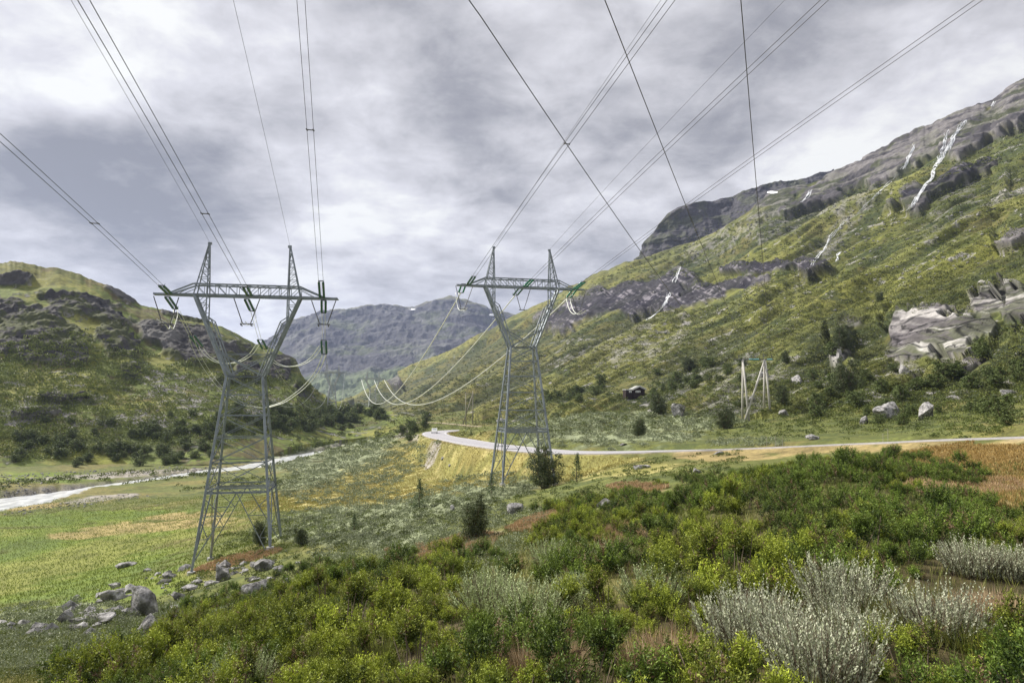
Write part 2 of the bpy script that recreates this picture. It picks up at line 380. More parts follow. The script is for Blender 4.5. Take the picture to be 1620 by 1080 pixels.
def loft(name, cols, nx, ny, rock, fn_color, kind_mat, amp=(.03, .10), lam0=40, back=(30, 90, 220), px0=None, px1=None, streak=0, seed=0, rockw=.10, strk=.35):
    """hillside surface between a foot line and a skyline given as (px, y_foot, D_foot, y_sky, D_sky) columns"""
    cols = np.array(cols, float)
    px = np.linspace(cols[0, 0], cols[-1, 0], nx)
    yb, Db, ys, Ds = [np.interp(px, cols[:, 0], cols[:, k]) for k in (1, 2, 3, 4)]
    # fine irregular skyline
    ysn = 2.0 * noise3(px / 23, 0, seed) + 1.3 * noise3(px / 9, 5, seed) + .7 * noise3(px / 4, 9, seed)
    t = np.linspace(0, 1, ny)
    py = yb[None] + (ys - yb)[None] * t[:, None] + ysn[None] * (t[:, None] ** 14); pxx = np.broadcast_to(px[None], py.shape)
    n = noise3(pxx / 22, py / 22, seed) + .5 * noise3(pxx / 9, py / 7, seed + 3)
    rk0 = blobs(pxx, py, rock)
    rk = sstep(.42, .60, rk0 + .24 * n)
    rs = sstep(.30, .62, rk0)
    w = 1 - (1 - rockw) * rs
    w = w * np.clip(1 + (.35 * noise3(pxx / 130, (py + .5 * pxx) / 16, seed + 8) if streak else 0 * pxx), .15, 3)
    def blurx(a, h):
        p = np.pad(a, ((0, 0), (h + 1, h)), mode='edge'); c_ = np.cumsum(p, 1); return (c_[:, 2 * h + 1:] - c_[:, :-2 * h - 1]) / (2 * h + 1)
    pxw = (px[-1] - px[0]) / nx
    w = blurx(blurx(w, int(9 / pxw)), int(9 / pxw))
    w = blurx(w, int(5 / pxw))
    lr_ = np.log(Ds / Db)[None]; R_ = np.cumsum((w - 1), 0) / ny * lr_
    def blury(a, h):
        p = np.pad(a, ((h + 1, h), (0, 0)), mode='edge'); c_ = np.cumsum(p, 0); return (c_[2 * h + 1:] - c_[:-2 * h - 1]) / (2 * h + 1)
    hv = int(26 / (np.mean(yb - ys) / ny))
    R_ = R_ - blury(blury(R_, hv), hv)
    D = Db[None] * np.exp(lr_ * t[:, None] + R_ * 1.0)
    X, Y, Z = at(pxx, py, D)
    # normals
    def grads(X, Y, Z):
        a = np.stack(np.gradient(np.stack([X, Y, Z], -1), axis=1), -1) if False else np.gradient(np.stack([X, Y, Z], -1), axis=1)
        b = np.gradient(np.stack([X, Y, Z], -1), axis=0)
        nn = np.cross(a, b); nn /= np.linalg.norm(nn, axis=-1, keepdims=True) + 1e-9
        return nn
    N0 = grads(X, Y, Z); flip = np.where(N0[..., 1:2] > 0, -1, 1); N0 = N0 * flip
    # smooth the direction a little by leaning everything towards up-and-out
    r1 = fbm(X, Y, Z * 1.3, lam0, 7, D, ridged=True, s=seed + 20, gain=.56, hp=6)
    g1 = fbm(X, Y, Z, lam0, 7, D, s=seed + 40, gain=.5)
    crack = fbm(X * 1.0, Y * 1.0, Z * .28, lam0 * .35, 5, D, ridged=True, s=seed + 70, gain=.55)
    strata = fbm(X * .15, Y * .15, Z * 2.0, lam0 * .3, 4, D, ridged=True, s=seed + 90, gain=.5)
    disp = lam0 * np.clip(D / (lam0 * 7), .28, 1) * (amp[1] * (r1 + .5 * crack + strk * strata) * rk + amp[0] * g1 * (1 - rk))
    if streak:
        wq = py + .50 * pxx + 5 * noise3(pxx / 90, py / 60, seed + 55) + 1.6 * noise3(pxx / 30, py / 20, seed + 56)
        st = 1.6 * noise3(pxx / 190 + 7, wq / 24, seed + 4) + noise3(pxx / 150, wq / 11, seed + 5) + .7 * noise3(pxx / 75 + 3, wq / 5.2, seed + 6) + .4 * noise3(pxx / 40, wq / 2.7, seed + 7)
        disp += streak * D * .0068 * st * (1 - rk)
        disp += rk * sstep(330, 180, D) * (.55 * (1 - 2 * np.abs(noise3(X / 4.5, Y / 40, Z / 18, 301))) + .22 * (1 - 2 * np.abs(noise3(X / 14, Y / 40, Z / 5, 302))))
    else:
        st = n * 0
    edge = np.minimum(1, (1 - t) * 14)[:, None] * .75 + .25
    disp = disp * edge
    X = X + N0[..., 0] * disp; Y = Y + N0[..., 1] * disp; Z = Z + N0[..., 2] * disp
    c = fn_color(pxx.ravel(), py.ravel(), X.ravel(), Y.ravel(), Z.ravel(), D.ravel(), rk.ravel(), st.ravel(), (r1 + .5 * crack).ravel(), strata.ravel(), n.ravel())
    c = c.reshape(ny, nx, 3)
    # far side of the hill
    for bk in back:
        k = 1 + bk / D[ny - 1]
        X = np.vstack([X, (X[ny - 1] * k)[None]]); Y = np.vstack([Y, (Y[ny - 1] * k)[None]]); Z = np.vstack([Z, (Z[ny - 1] - bk * .25 - (bk * .02) ** 2)[None]])
        c = np.concatenate([c, c[ny - 1:ny]])
    X = np.vstack([X, X[-1:] * 1.01]); Y = np.vstack([Y, Y[-1:] * 1.01]); Z = np.vstack([Z, np.full((1, nx), -40.0)]); c = np.concatenate([c, c[-1:]])
    X = np.vstack([X[:1], X]); Y = np.vstack([Y[:1], Y]); Z = np.vstack([Z[:1] - 12, Z]); c = np.concatenate([c[:1], c])
    nyy = X.shape[0]
    i, j = np.meshgrid(np.arange(nyy - 1), np.arange(nx - 1), indexing='ij')
    F = np.stack([i * nx + j, i * nx + j + 1, (i + 1) * nx + j + 1, (i + 1) * nx + j], -1).reshape(-1, 4)
    V = np.c_[X.ravel(), Y.ravel(), Z.ravel()]
    o = mesh_np(name, V, F, kind_mat, colors=c.reshape(-1, 3), smooth=True)
    tag(o, kind='structure')
    return o, V, F

# ---- right mountain
R_ROCK = [(1250,300,40,12,14),(1330,272,50,14,20),(1400,240,50,18,24),(1460,212,50,20,22),(1530,180,50,22,26),(1590,146,40,24,40),(1640,128,50,26,20),(960,480,95,20,17),(1030,470,70,22,14),(1040,462,60,22,14),(1120,470,55,16,16),(1160,455,70,10,14),(1215,425,80,8,4),(905,505,30,14,25),(1300,430,30,8,10),
          (1225,318,40,12,18),(1330,285,80,16,20),(1440,248,110,20,24),(1540,215,80,26,26),(1600,175,70,26,26),(1500,290,90,9,22),(1280,320,70,8,18),(1690,140,90,40,20),(1450,315,24,22,50),
          (1445,530,50,34,0),(1500,532,60,38,4),(1560,525,24,12,8),(1592,482,58,34,8),(1470,500,40,12,20),(1430,520,20,34,0),(1330,565,18,24,0),(1350,520,20,8,10),(1435,560,34,14,0),
          (615,600,26,9,-30),(1610,380,30,8,20),(1530,585,40,6,20),(1680,470,60,40,0)]
R_SCREE = [(1340,350,60,12,48),(1290,405,30,12,50),(1180,365,90,10,24),(1010,560,60,14,20),(960,545,60,14,16),(1500,330,50,20,50),(1300,340,80,8,22),(1190,605,60,24,0),(1140,640,50,14,0),(1250,610,40,20,10),(1380,600,60,12,10),(1580,320,60,8,30),(1050,480,16,30,50),(1110,610,60,12,10)]
R_BRIGHT = [(1420,330,60,18,55),(1240,470,80,26,20),(1000,560,80,22,24),(900,610,120,14,20),(1350,480,100,30,20),(1500,420,120,14,24),(1380,590,60,12,0),(1180,420,100,14,18)]
R_SHRUB = [(1130,585,80,12,12),(1050,625,40,12,10),(900,628,60,10,8),(1330,520,26,40,0),(1300,560,30,20,0),(1330,610,40,20,0),(1150,655,34,12,0),(1560,610,90,22,18),(1420,630,80,12,8),(1600,560,50,20,14),(1500,660,80,10,4)]
R_DARK = [(1295,430,46,14,10),(960,485,90,24,18),(1050,462,60,24,14),(1130,468,70,20,14),(1000,490,80,20,14),(1215,425,90,8,4),(1490,290,80,9,22)]
def col_right(px, py, X, Y, Z, D, rk, st, r, strata, n):
    g2 = fbm(X, Y, Z, 30, 6, D, s=141, gain=.72); g3 = fbm(X, Y, Z, 10, 6, D, s=151, gain=.85)
    c = np.tile(np.array((.100, .112, .028)), (len(px), 1))
    c = mix(c, np.array((.165, .150, .040)), sstep(1150, 800, px + 120 * n) * .75)
    c = mix(c, np.array((.055, .072, .022)), sstep(-.1, .6, g2)); c = mix(c, np.array((.20, .165, .055)), sstep(.15, .9, -g2 + .2 * n) * .5)
    c = mix(c, np.array((.038, .046, .016)), sstep(.1, .8, -.7 * st + .9 * g3 + .05) * .75)
    c = mix(c, np.array((.20, .205, .055)), sstep(.2, .9, st + .3 * g3) * .45)
    wq = py + .5 * px + 5 * noise3(px / 90, py / 60, 57) + 1.6 * noise3(px / 30, py / 20, 58); f1 = noise3(px / 60, wq / 2.4, 71) + .6 * noise3(px / 28, wq / 1.5, 72)
    c = mix(c, np.array((.045, .05, .018)), sstep(.25, .9, f1 + .3 * g3) * .65); c = mix(c, np.array((.22, .22, .07)), sstep(.25, .9, -f1) * .35)
    c = mix(c, np.array((.20, .20, .035)), zone(px, py, R_BRIGHT, g3) * .45)
    c = mix(c, np.array((.028, .038, .015)), zone(px, py, R_SHRUB, g3 * 1.4) * .8)
    sc = zone(px, py, R_SCREE, g3 * 1.3 + .2 * g2)
    c = mix(c, C['scree'] * .75, sc * sstep(-.1, .5, g3 + .1) * .55)
    c = mix(c, C['scree'], sstep(1.0, 1.4, g3 + .3 * g2) * sstep(700, 480, D) * .7)
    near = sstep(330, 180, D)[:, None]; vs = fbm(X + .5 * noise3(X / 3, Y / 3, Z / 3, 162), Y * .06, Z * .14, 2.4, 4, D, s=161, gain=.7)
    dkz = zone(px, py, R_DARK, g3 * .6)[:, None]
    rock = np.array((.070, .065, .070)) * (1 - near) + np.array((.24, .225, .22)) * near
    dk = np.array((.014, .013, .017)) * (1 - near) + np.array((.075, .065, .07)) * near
    rr = rock + (dk - rock) * sstep(-.35, .5, -r * .6 + .7 * g3 + .3 * strata * (1 - near[:, 0]) + (.5 - .5 * near[:, 0]) * noise3(px / 40, (py + .42 * px) / 4.0, 177))[:, None]  # crevice shade put into the rock colour: recesses get the dark tone
    rr = rr + (np.array((.055, .065, .022)) - rr) * (sstep(.1, .6, g2 + .3 * strata)[:, None] * .75)
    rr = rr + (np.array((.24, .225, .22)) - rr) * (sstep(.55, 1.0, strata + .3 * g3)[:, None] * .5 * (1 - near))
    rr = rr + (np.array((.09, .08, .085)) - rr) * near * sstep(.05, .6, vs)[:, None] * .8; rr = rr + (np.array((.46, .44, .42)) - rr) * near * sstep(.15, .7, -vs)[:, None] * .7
    cr1 = 1 - np.abs(noise3((X + .6 * g3) / 3.0, Y / 30, Z / 12, 175)); cr2 = 1 - np.abs(noise3(X / 11, Y / 11, Z / 3.6, 176)); crk = np.maximum(sstep(.84, .96, cr1), sstep(.92, .985, cr2))
    rr = rr * (1 - .85 * near * crk[:, None]) 
    rr = rr * (1 - .80 * dkz) + dkz * np.array((.010, .009, .017)) + dkz * np.array((.13, .12, .13)) * sstep(.45, .95, noise3(px / 30, py / 1.7 - px * .25 / 1.7, 7) + .5 * g3)[:, None]
    c = mix(c, np.zeros(3), rk) + rr * rk[:, None]
    return c * (1 + .26 * g3)[:, None]
RM = [(520,655,640,640,900),(560,655,600,632,1300),(600,655,520,609,1350),(650,658,440,585,1300),(700,660,380,562,1250),(750,662,330,535,1200),(800,662,300,508,1150),(850,660,285,485,1100),(900,660,260,455,1050),(950,660,245,432,1000),(1000,662,225,414,950),(1050,664,200,399,930),
      (1100,666,180,384,910),(1150,667,165,357,900),(1180,667,157,336,890),(1200,667,152,318,880),(1240,664,146,298,860),(1300,660,138,284,830),(1350,657,130,258,810),(1400,655,124,232,790),(1450,650,118,206,770),(1500,646,112,183,750),(1570,640,104,160,730),(1595,638,101,138,725),(1620,636,98,126,720),(1700,625,88,100,700),(1800,610,78,70,690),(1950,580,66,40,680)]
rmo, RMV, RMF = loft('mountain_slope', RM, 1250, 560, R_ROCK, col_right, M['hill'], amp=(.018, .050), lam0=60, streak=1.0, seed=2, rockw=.12)

# ---- headland cliff beyond the green shoulder
def col_cliff(px, py, X, Y, Z, D, rk, st, r, strata, n):
    g3 = fbm(X, Y, Z, 25, 5, D, s=251, gain=.65)
    c = np.tile(np.array((.075, .072, .080)), (len(px), 1))
    c = mix(c, np.array((.018, .017, .024)), sstep(-.2, .7, -r * .7 + g3 * .6))  # hollows of the cliff painted darker, as shade
    return mix(c, np.array((.085, .095, .05)), sstep(.3, .8, g3 + .4 * strata) * .6)
HC = [(1008,425,1150,412,1180),(1018,425,1140,402,1170),(1024,424,1130,388,1160),(1034,420,1120,368,1155),(1046,416,1110,350,1150),(1058,412,1100,340,1150),(1072,406,1100,331,1150),(1100,395,1090,321,1160),(1130,380,1080,317,1170),(1160,366,1070,314,1180),(1175,355,1060,304,1180),(1190,348,1050,299,1180),(1215,335,1050,295,1170),(1245,330,1050,294,1160),(1280,320,1050,288,1150),(1320,310,1040,272,1150)]
hco, HCV, HCF = loft('headland_cliff', HC, 330, 150, [(1150, 360, 400, 200, 0)], col_cliff, M['hill'], amp=(.02, .06), lam0=90, seed=5, back=(40, 120))

# ---- left hill
L_ROCK = [(55,530,75,44,0),(20,500,50,26,0),(115,475,60,14,-10),(15,446,34,10,0),(190,465,26,9,-25),(185,540,32,26,-20),(250,530,60,20,-18),(300,545,50,30,-12),(340,560,50,24,-8),(290,500,40,7,-14),(440,585,30,22,-10),(455,572,24,10,0),(400,590,40,16,-10),(480,620,16,10,-30),(60,655,36,8,5),(100,630,50,7,5),(120,555,30,18,-60),(-120,520,90,50,0),(150,500,60,12,-10),(205,588,18,14,0),(360,600,30,10,0)]
L_BRIGHT = [(60,440,90,12,-8),(145,570,14,22,-25),(120,610,90,20,-15),(230,640,60,16,0),(150,720,60,12,0),(20,700,60,16,0),(170,712,30,14,0)]
L_SCREE = [(55,656,50,12,6),(260,655,60,16,10),(200,668,60,10,0),(100,630,60,10,4),(410,640,30,14,0),(300,640,40,12,0),(250,610,60,14,0)]
L_SHRUB = [(120,700,110,14,0),(230,700,90,20,0),(300,690,60,20,0),(400,670,60,20,0),(470,660,60,16,0),(560,665,70,10,-14),(380,560,60,30,-20)]
def col_left(px, py, X, Y, Z, D, rk, st, r, strata, n):
    g2 = fbm(X, Y, Z, 22, 6, D, s=341, gain=.72); g3 = fbm(X, Y, Z, 7, 5, D, s=351, gain=.85)
    c = np.tile(np.array((.150, .185, .040)), (len(px), 1))
    c = mix(c, np.array((.24, .24, .06)), sstep(0, .7, g2)); c = mix(c, np.array((.040, .050, .018)), sstep(.05, .6, g3 - .2 * g2) * .8)
    c = mix(c, np.array((.25, .25, .045)), zone(px, py, L_BRIGHT, g3) * .75)
    c = mix(c, np.array((.16, .145, .06)), sstep(470, 425, py + .0 * px) * .5)
    c = mix(c, np.array((.16, .11, .06)), sstep(.4, .9, -g2 + .2 * g3) * .5)
    c = mix(c, np.array((.028, .038, .014)), zone(px, py, L_SHRUB, g3 * 1.4) * .5)
    c = mix(c, C['scree'] * .9, zone(px, py, L_SCREE, g3 * 1.2) * sstep(.0, .5, g3 + .1) * .9)
    c = mix(c, C['scree'] * .8, sstep(.85, 1.1, g3 + .3 * g2) * .6)
    vs = fbm(X, Y, Z * .6, 7, 5, D, s=361, gain=.75)
    rock = np.array((.075, .070, .068)); dk = np.array((.014, .012, .014))
    rr = rock + (dk - rock) * sstep(-.45, .35, -r * .5 + .5 * g3 + .6 * vs)[:, None]  # random dark staining plus painted shade where the crag is set back
    rr = rr + (np.array((.075, .085, .024)) - rr) * (sstep(.05, .5, g2 + .35 * g3)[:, None] * .85)
    rr = rr + (np.array((.17, .165, .155)) - rr) * (sstep(.45, .9, -g2 + .5 * g3)[:, None] * .6)
    c = mix(c, np.zeros(3), rk) + rr * rk[:, None]
    return c * (1 + .2 * g3)[:, None]
LM = [(-420,760,190,395,330),(-200,750,205,400,350),(0,744,222,415,380),(30,744,224,414,384),(60,744,226,419,388),(95,744,228,425,392),(130,744,230,436,396),(165,745,232,449,400),(185,745,232,458,404),(205,745,232,470,408),(222,745,232,480,410),(245,744,232,487,413),(272,741,232,494,418),(300,739,233,499,425),(330,737,235,508,430),(360,735,238,521,436),(385,732,244,535,440),
      (420,722,262,549,446),(450,714,280,560,450),(468,708,290,571,452),(476,706,296,590,450),(485,704,302,603,452),(500,702,312,617,456),(520,699,322,629,460),(545,696,335,638,464),(580,692,345,645,440),(620,690,335,652,410),(650,687,318,661,380),(678,684,300,673,345),(700,684,290,682,300)]
lmo, LMV, LMF = loft('left_hill', LM, 1000, 420, L_ROCK, col_left, M['hill'], amp=(.045, .075), lam0=22, seed=12, rockw=.14, strk=.08, back=(20, 60, 140))

# ---- far mountain
F_ROCK = [(620, 540, 400, 200, 0)]
def col_far(px, py, X, Y, Z, D, rk, st, r, strata, n):
    g2 = fbm(X, Y, Z, 160, 6, D, s=441, gain=.62); g3 = fbm(X, Y, Z * .6, 50, 4, D, s=451, gain=.7)
    c = np.tile(np.array((.072, .072, .080)), (len(px), 1))
    c = mix(c, np.array((.025, .025, .03)), sstep(-.3, .6, -r * .7 + .5 * g3)); c = mix(c, np.array((.10, .12, .06)), sstep(.0, .7, g2 + .3 * g3) * .7)  # recessed rock coloured darker to carry its own shade; green on top
    c = mix(c, np.array((.17, .17, .17)), sstep(.5, .95, g3 + .2 * r) * .6)
    c = mix(c, np.array((.17, .17, .10)), sstep(8, 0, (py - np.interp(px, [440, 480, 600, 650, 700, 760, 830], [512, 505, 484, 487, 475, 485, 502]))) * .8)
    c = mix(c, np.array((.16, .20, .10)), sstep(595, 612, py + .08 * (px - 540) + 3 * n) * .9)
    return c
FM = [(380,650,2300,560,2800),(425,650,2200,545,2900),(438,650,2150,538,2950),(447,650,2100,524,3000),(455,650,2100,512,3050),(470,650,2050,507,3100),(495,648,2000,502,3150),(520,646,2000,495,3200),(550,645,2000,490,3250),(580,644,2000,486,3250),(600,644,2000,483,3250),(625,644,2000,483,3250),(640,643,2000,486,3250),(655,642,2000,488,3250),(675,642,2000,479,3250),(690,642,2000,475,3250),(720,642,2000,473,3250),(745,642,2000,477,3250),(762,642,2000,485,3250),(775,642,2000,490,3250),(800,642,2000,493,3300),(830,642,2000,500,3300),(870,642,2000,515,3300),(950,642,2000,540,3300)]
fmo, FMV, FMF = loft('far_mountain', FM, 620, 240, F_ROCK, col_far, M['far'], amp=(.015, .060), lam0=300, seed=31, rockw=.5, back=(200, 600))

# ------------------------------------------------------------------ ray casting on to the terrain
def tree_of(*parts):
    Vs, Fs, n = [], [], 0
    for V, F in parts:
        Vs.append(V); Fs.append(F + n); n += len(V)
    return BVHTree.FromPolygons(np.vstack(Vs).tolist(), np.vstack(Fs).tolist())
_c = GV[:, 1] > 2
_fm = _c[GF].all(1) & (np.abs(GV[GF[:, 0], 0]) < GV[GF[:, 0], 1] * 1.0 + 6)
BV = tree_of((GV, GF[_fm]), (RMV, RMF), (LMV, LMF), (FMV, FMF), (HCV, HCF))
def hit(px, py):
    x, y, z = at(px, py, 1.0); d = Vector((float(x), float(y), float(z))).normalized()
    loc, nor, idx, dist = BV.ray_cast(Vector((0, 0, 0)), d, 9000)
    if loc is None: return None
    if nor.dot(d) > 0: nor = -nor
    return loc, nor, dist
def drop(x, y, z0=500):
    loc, nor, idx, dist = BV.ray_cast(Vector((x, y, z0)), Vector((0, 0, -1)), 2000)
    if loc is None: return float(ground_field([x], [y])[0][0])
    return loc.z
def up(px, py):
    """like hit, but a pixel on the sky is lowered until it meets the terrain"""
    for k in range(60):
        h = hit(px, py + k)
        if h: return h
    return None

# ================================================================== ROAD, TRACK, RIVER
def smooth_path(pts, step):
    P_ = np.array(pts, float); n = len(P_)
    out = []
    for i in range(n - 1):
        p0, p1, p2, p3 = P_[max(i - 1, 0)], P_[i], P_[i + 1], P_[min(i + 2, n - 1)]
        m = max(2, int(np.linalg.norm(p2 - p1) / step))
        for t in np.linspace(0, 1, m, endpoint=False):
            out.append(.5 * ((2 * p1) + (-p0 + p2) * t + (2 * p0 - 5 * p1 + 4 * p2 - p3) * t * t + (-p0 + 3 * p1 - 3 * p2 + p3) * t ** 3))
    out.append(P_[-1]); return np.array(out)
def ribbon(name, pts, offs, lift, mat, closed_sides=.25):
    """strip along pts with cross offsets; edges folded down so it has thickness"""
    P_ = pts; d = np.gradient(P_[:, :2], axis=0); d /= np.linalg.norm(d, axis=1, keepdims=True) + 1e-9
    nrm = np.c_[d[:, 1], -d[:, 0]]
    prof = [(offs[0], -closed_sides)] + [(o, lift) for o in offs] + [(offs[-1], -closed_sides)]
    k = len(prof); V = []
    for i in range(len(P_)):
        for o, h in prof:
            oo = o[i] if hasattr(o, '__len__') else o
            V.append((P_[i, 0] + nrm[i, 0] * oo, P_[i, 1] + nrm[i, 1] * oo, P_[i, 2] + h))
    F = [(i * k + j, i * k + j + 1, (i + 1) * k + j + 1, (i + 1) * k + j) for i in range(len(P_) - 1) for j in range(k - 1)]
    return mesh_np(name, np.array(V), np.array(F), mat, smooth=False)
rp = smooth_path(ROAD, 1.2)
tag(ribbon('road', rp, (-3.9, -1.8, 0, 1.8, 3.9), .02, M['asphalt']), kind='structure')
tag(ribbon('road_edge_line_inner', rp, (-3.45, -3.3), .026, M['paint'], -.022), kind='structure').name = 'road_marking'
tag(ribbon('road_marking', rp, (3.3, 3.45), .026, M['paint'], -.022), kind='structure')
tag(ribbon('gravel_track', smooth_path(TRACK, 2), (-2.0, 0, 2.0), .04, M['gravel']), kind='structure')
rv = smooth_path(RIVER, 3.0)
w_ = np.interp(np.linspace(0, len(RIVER) - 1, len(rv)), np.arange(len(RIVER)), RIVER_W)
tag(ribbon('river', rv, (-w_ - 5, -w_ / 2, w_ * 0, w_ / 2, w_ + 5), .0, M['river'], 1.5), kind='structure')

# ================================================================== PYLONS
def quadleg(mb_leg, mb_br, p0, p1):
    pass
def lattice(mb, a0, a1, b0, b1, n, w, mode='x'):
    """bracing between two members a0-a1 and b0-b1"""
    a0, a1, b0, b1 = map(Vector, (a0, a1, b0, b1))
    for i in range(n):
        t, u = i / n, (i + 1) / n
        A0, A1, B0, B1 = a0.lerp(a1, t), a0.lerp(a1, u), b0.lerp(b1, t), b0.lerp(b1, u)
        if mode == 'x': mb.angle(A0, B1, w); mb.angle(B0, A1, w)
        elif mode == 'z': (mb.angle(A0, B1, w) if i % 2 else mb.angle(B0, A1, w))
        elif mode == 'n': mb.angle(A0, B1, w); mb.angle(A1, B1, w)
        elif mode == 'h': mb.angle(A1, B1, w)
HW = 24.4         # crossarm height above the pylon's base level
WAIST = 16.8
def make_pylon(name, loc, rz, label, steel, legz=None, group=None, scale=1.0, fine=True):
    root = empty(name, loc, label, 'pylon', group, rz)
    k = 1.0 if fine else 2.2
    W1, W2, W3 = .21 * k, .09 * k, .055 * k
    def leg_at(sx, sy, w):      # lower leg line
        t = w / WAIST
        return Vector((sx * (3.25 + (1.6 - 3.25) * t), sy * (3.5 + (.75 - 3.5) * t), w))
    legz = legz or {}
    for sx in (-1, 1):
        for sy in (-1, 1):
            m = MB(); bot = legz.get((sx, sy), -1.0)
            m.angle(leg_at(sx, sy, bot), leg_at(sx, sy, WAIST), W1)
            # zig-zag lacing strip that doubles each leg
            o = m.build('leg', steel, root)
            if fine:
                f = MB(); p = leg_at(sx, sy, bot + .1); f.tube([p + Vector((0, 0, -1.0)), p + Vector((0, 0, .15))], [.42, .34], 8)
                f.build('footing', M['concrete'], root)
    lv = [0, 3.3, 6.4, 9.0, 11.2, 13.2, 15.1, WAIST]
    m = MB()
    for i in range(len(lv) - 1):
        a, b = lv[i], lv[i + 1]
        for (s0, s1) in (((-1, -1), (1, -1)), ((1, -1), (1, 1)), ((1, 1), (-1, 1)), ((-1, 1), (-1, -1))):
            P0, P1, Q0, Q1 = leg_at(*s0, a), leg_at(*s0, b), leg_at(*s1, a), leg_at(*s1, b)
            side = s0[0] == s1[0]
            if i == 0:
                # K bracing of the open bottom panel
                T = leg_at(*s0, 6.4).lerp(leg_at(*s1, 6.4), .5)
                for s in (s0, s1):
                    F0 = leg_at(*s, .6); m.angle(F0, T, W2)
                    o_ = s1 if s is s0 else s0
                    for f in (.33, .66):
                        q = F0.lerp(T, f); m.angle(leg_at(*s, q.z), q, W3)
                        m.angle(leg_at(*s, q.z + 1.5), q, W3)
            elif i == 1:
                pass
            else:
                m.angle(P0, Q1, W3 * 1.15); m.angle(Q0, P1, W3 * 1.15)
                if fine: m.angle(P0.lerp(P1, .5), P0.lerp(P1, .5).lerp(Q0.lerp(Q1, .5), 1), W3 * .8) if side else None
            if i >= 1: m.angle(P1, Q1, W2 * (1.0 if b != 6.4 else 2.0))
    m.build('leg_bracing', steel, root)
    m = MB()                                    # heavy belt where the legs begin to splay
    for (s0, s1) in (((-1, -1), (1, -1)), ((1, 1), (-1, 1)), ((1, -1), (1, 1)), ((-1, 1), (-1, -1))):
        for dz in (0, .38): m.angle(leg_at(*s0, 6.4 + dz), leg_at(*s1, 6.4 + dz), W2 * 1.3)
        lattice(m, leg_at(*s0, 6.4), leg_at(*s1, 6.4), leg_at(*s0, 6.78), leg_at(*s1, 6.78), 6, W3 * .8, 'z')
    m.build('belt', steel, root)
    # Y limbs
    for sx in (-1, 1):
        m = MB()
        def lo(sy, w): t = (w - WAIST) / (HW - WAIST); return Vector((sx * (1.6 + 3.15 * t), sy * (.75 - .15 * t), w))
        def inn(sy, w):
            t = (w - WAIST) / (HW - WAIST); x = min(1.6 + 3.15 * t - .05, 3.6) if w < HW else 3.6
            return Vector((sx * x, sy * (.75 - .15 * t), w))
        for sy in (-1, 1): m.angle(lo(sy, WAIST), lo(sy, HW), W1)
        # inner chord: from the waist it runs just inside the outer one, then rises vertically to the crossarm
        def ic(sy, w): t = (w - WAIST) / (22 - WAIST); return Vector((sx * (1.15 + (3.05 - 1.15) * t), sy * .7, w))
        for sy in (-1, 1):
            m.angle(ic(sy, WAIST), ic(sy, 22), W2 * 1.1); m.angle(ic(sy, 22), Vector((sx * 3.6, sy * .6, 22.0 + .4)), W2)
            m.angle(Vector((sx * 3.6, sy * .6, 21.6)), Vector((sx * 3.6, sy * .6, HW)), W2 * 1.2)
            lattice(m, lo(sy, WAIST), lo(sy, 22), ic(sy, WAIST), ic(sy, 22), 6, W3, 'z')
            lattice(m, lo(sy, 22), lo(sy, HW), (sx * 3.6, sy * .6, 22), (sx * 3.6, sy * .6, HW), 3, W3, 'n')
        lattice(m, lo(-1, WAIST), lo(-1, HW), lo(1, WAIST), lo(1, HW), 6, W3, 'z')
        m.build('limb', steel, root)
    m = MB()                                     # cross bracing in the open throat
    for sy in (-1, 1):
        m.angle((-1.6, sy * .75, WAIST), (1.6, sy * .75, WAIST), W2)
        m.angle((-1.6, sy * .75, WAIST), (2.55, sy * .7, 19.1), W2); m.angle((1.6, sy * .75, WAIST), (-2.55, sy * .7, 19.1), W2)
        m.angle((-2.45, sy * .7, 18.9), (2.45, sy * .7, 18.9), W3)
        m.angle((-2.6, sy * .7, 19.2), (.0, sy * .7, 17.8), W3)
        if fine and sy < 0: m.angle((1.9, sy * .7, 19.6), (3.7, sy * .7, 22.0), W2)
    m.build('throat_bracing', steel, root)
    # crossarm
    m = MB(); top = HW + 1.0
    for sy in (-1, 1):
        e = 8.2
        m.angle((-e, sy * .25, HW), (-4.75, sy * .6, HW), W1 * .9); m.angle((-4.75, sy * .6, HW), (4.75, sy * .6, HW), W1 * .9); m.angle((4.75, sy * .6, HW), (e, sy * .25, HW), W1 * .9)
        m.angle((-4.75, sy * .6, top), (4.75, sy * .6, top), W1 * .7)
        for s in (-1, 1):
            m.angle((s * 4.75, sy * .6, top), (s * 6.9, sy * .33, HW + .1), W1 * .6)
            m.angle((s * 4.75, sy * .6, top - .25), (s * 6.0, sy * .42, HW + .1), W3)
        x = -4.75
        n = 10
        for i in range(n):
            a = -4.75 + 9.5 * i / n; b = -4.75 + 9.5 * (i + 1) / n
            lo_, hi_ = (a, b) if i < n / 2 else (b, a)
            m.angle((hi_, sy * .6, HW), (lo_, sy * .6, top), W3); m.angle((b, sy * .6, HW), (b, sy * .6, top), W3)
    for z_ in (HW, top):
        lattice(m, (-4.75, -.6, z_), (4.75, -.6, z_), (-4.75, .6, z_), (4.75, .6, z_), 7, W3, 'z')
    for s in (-1, 1):
        lattice(m, (s * 4.75, -.6, HW), (s * 8.2, -.25, HW), (s * 4.75, .6, HW), (s * 8.2, .25, HW), 5, W3, 'z')
        m.angle((s * 8.2, -.3, HW), (s * 8.2, .3, HW), W1)
    m.build('crossarm', steel, root)
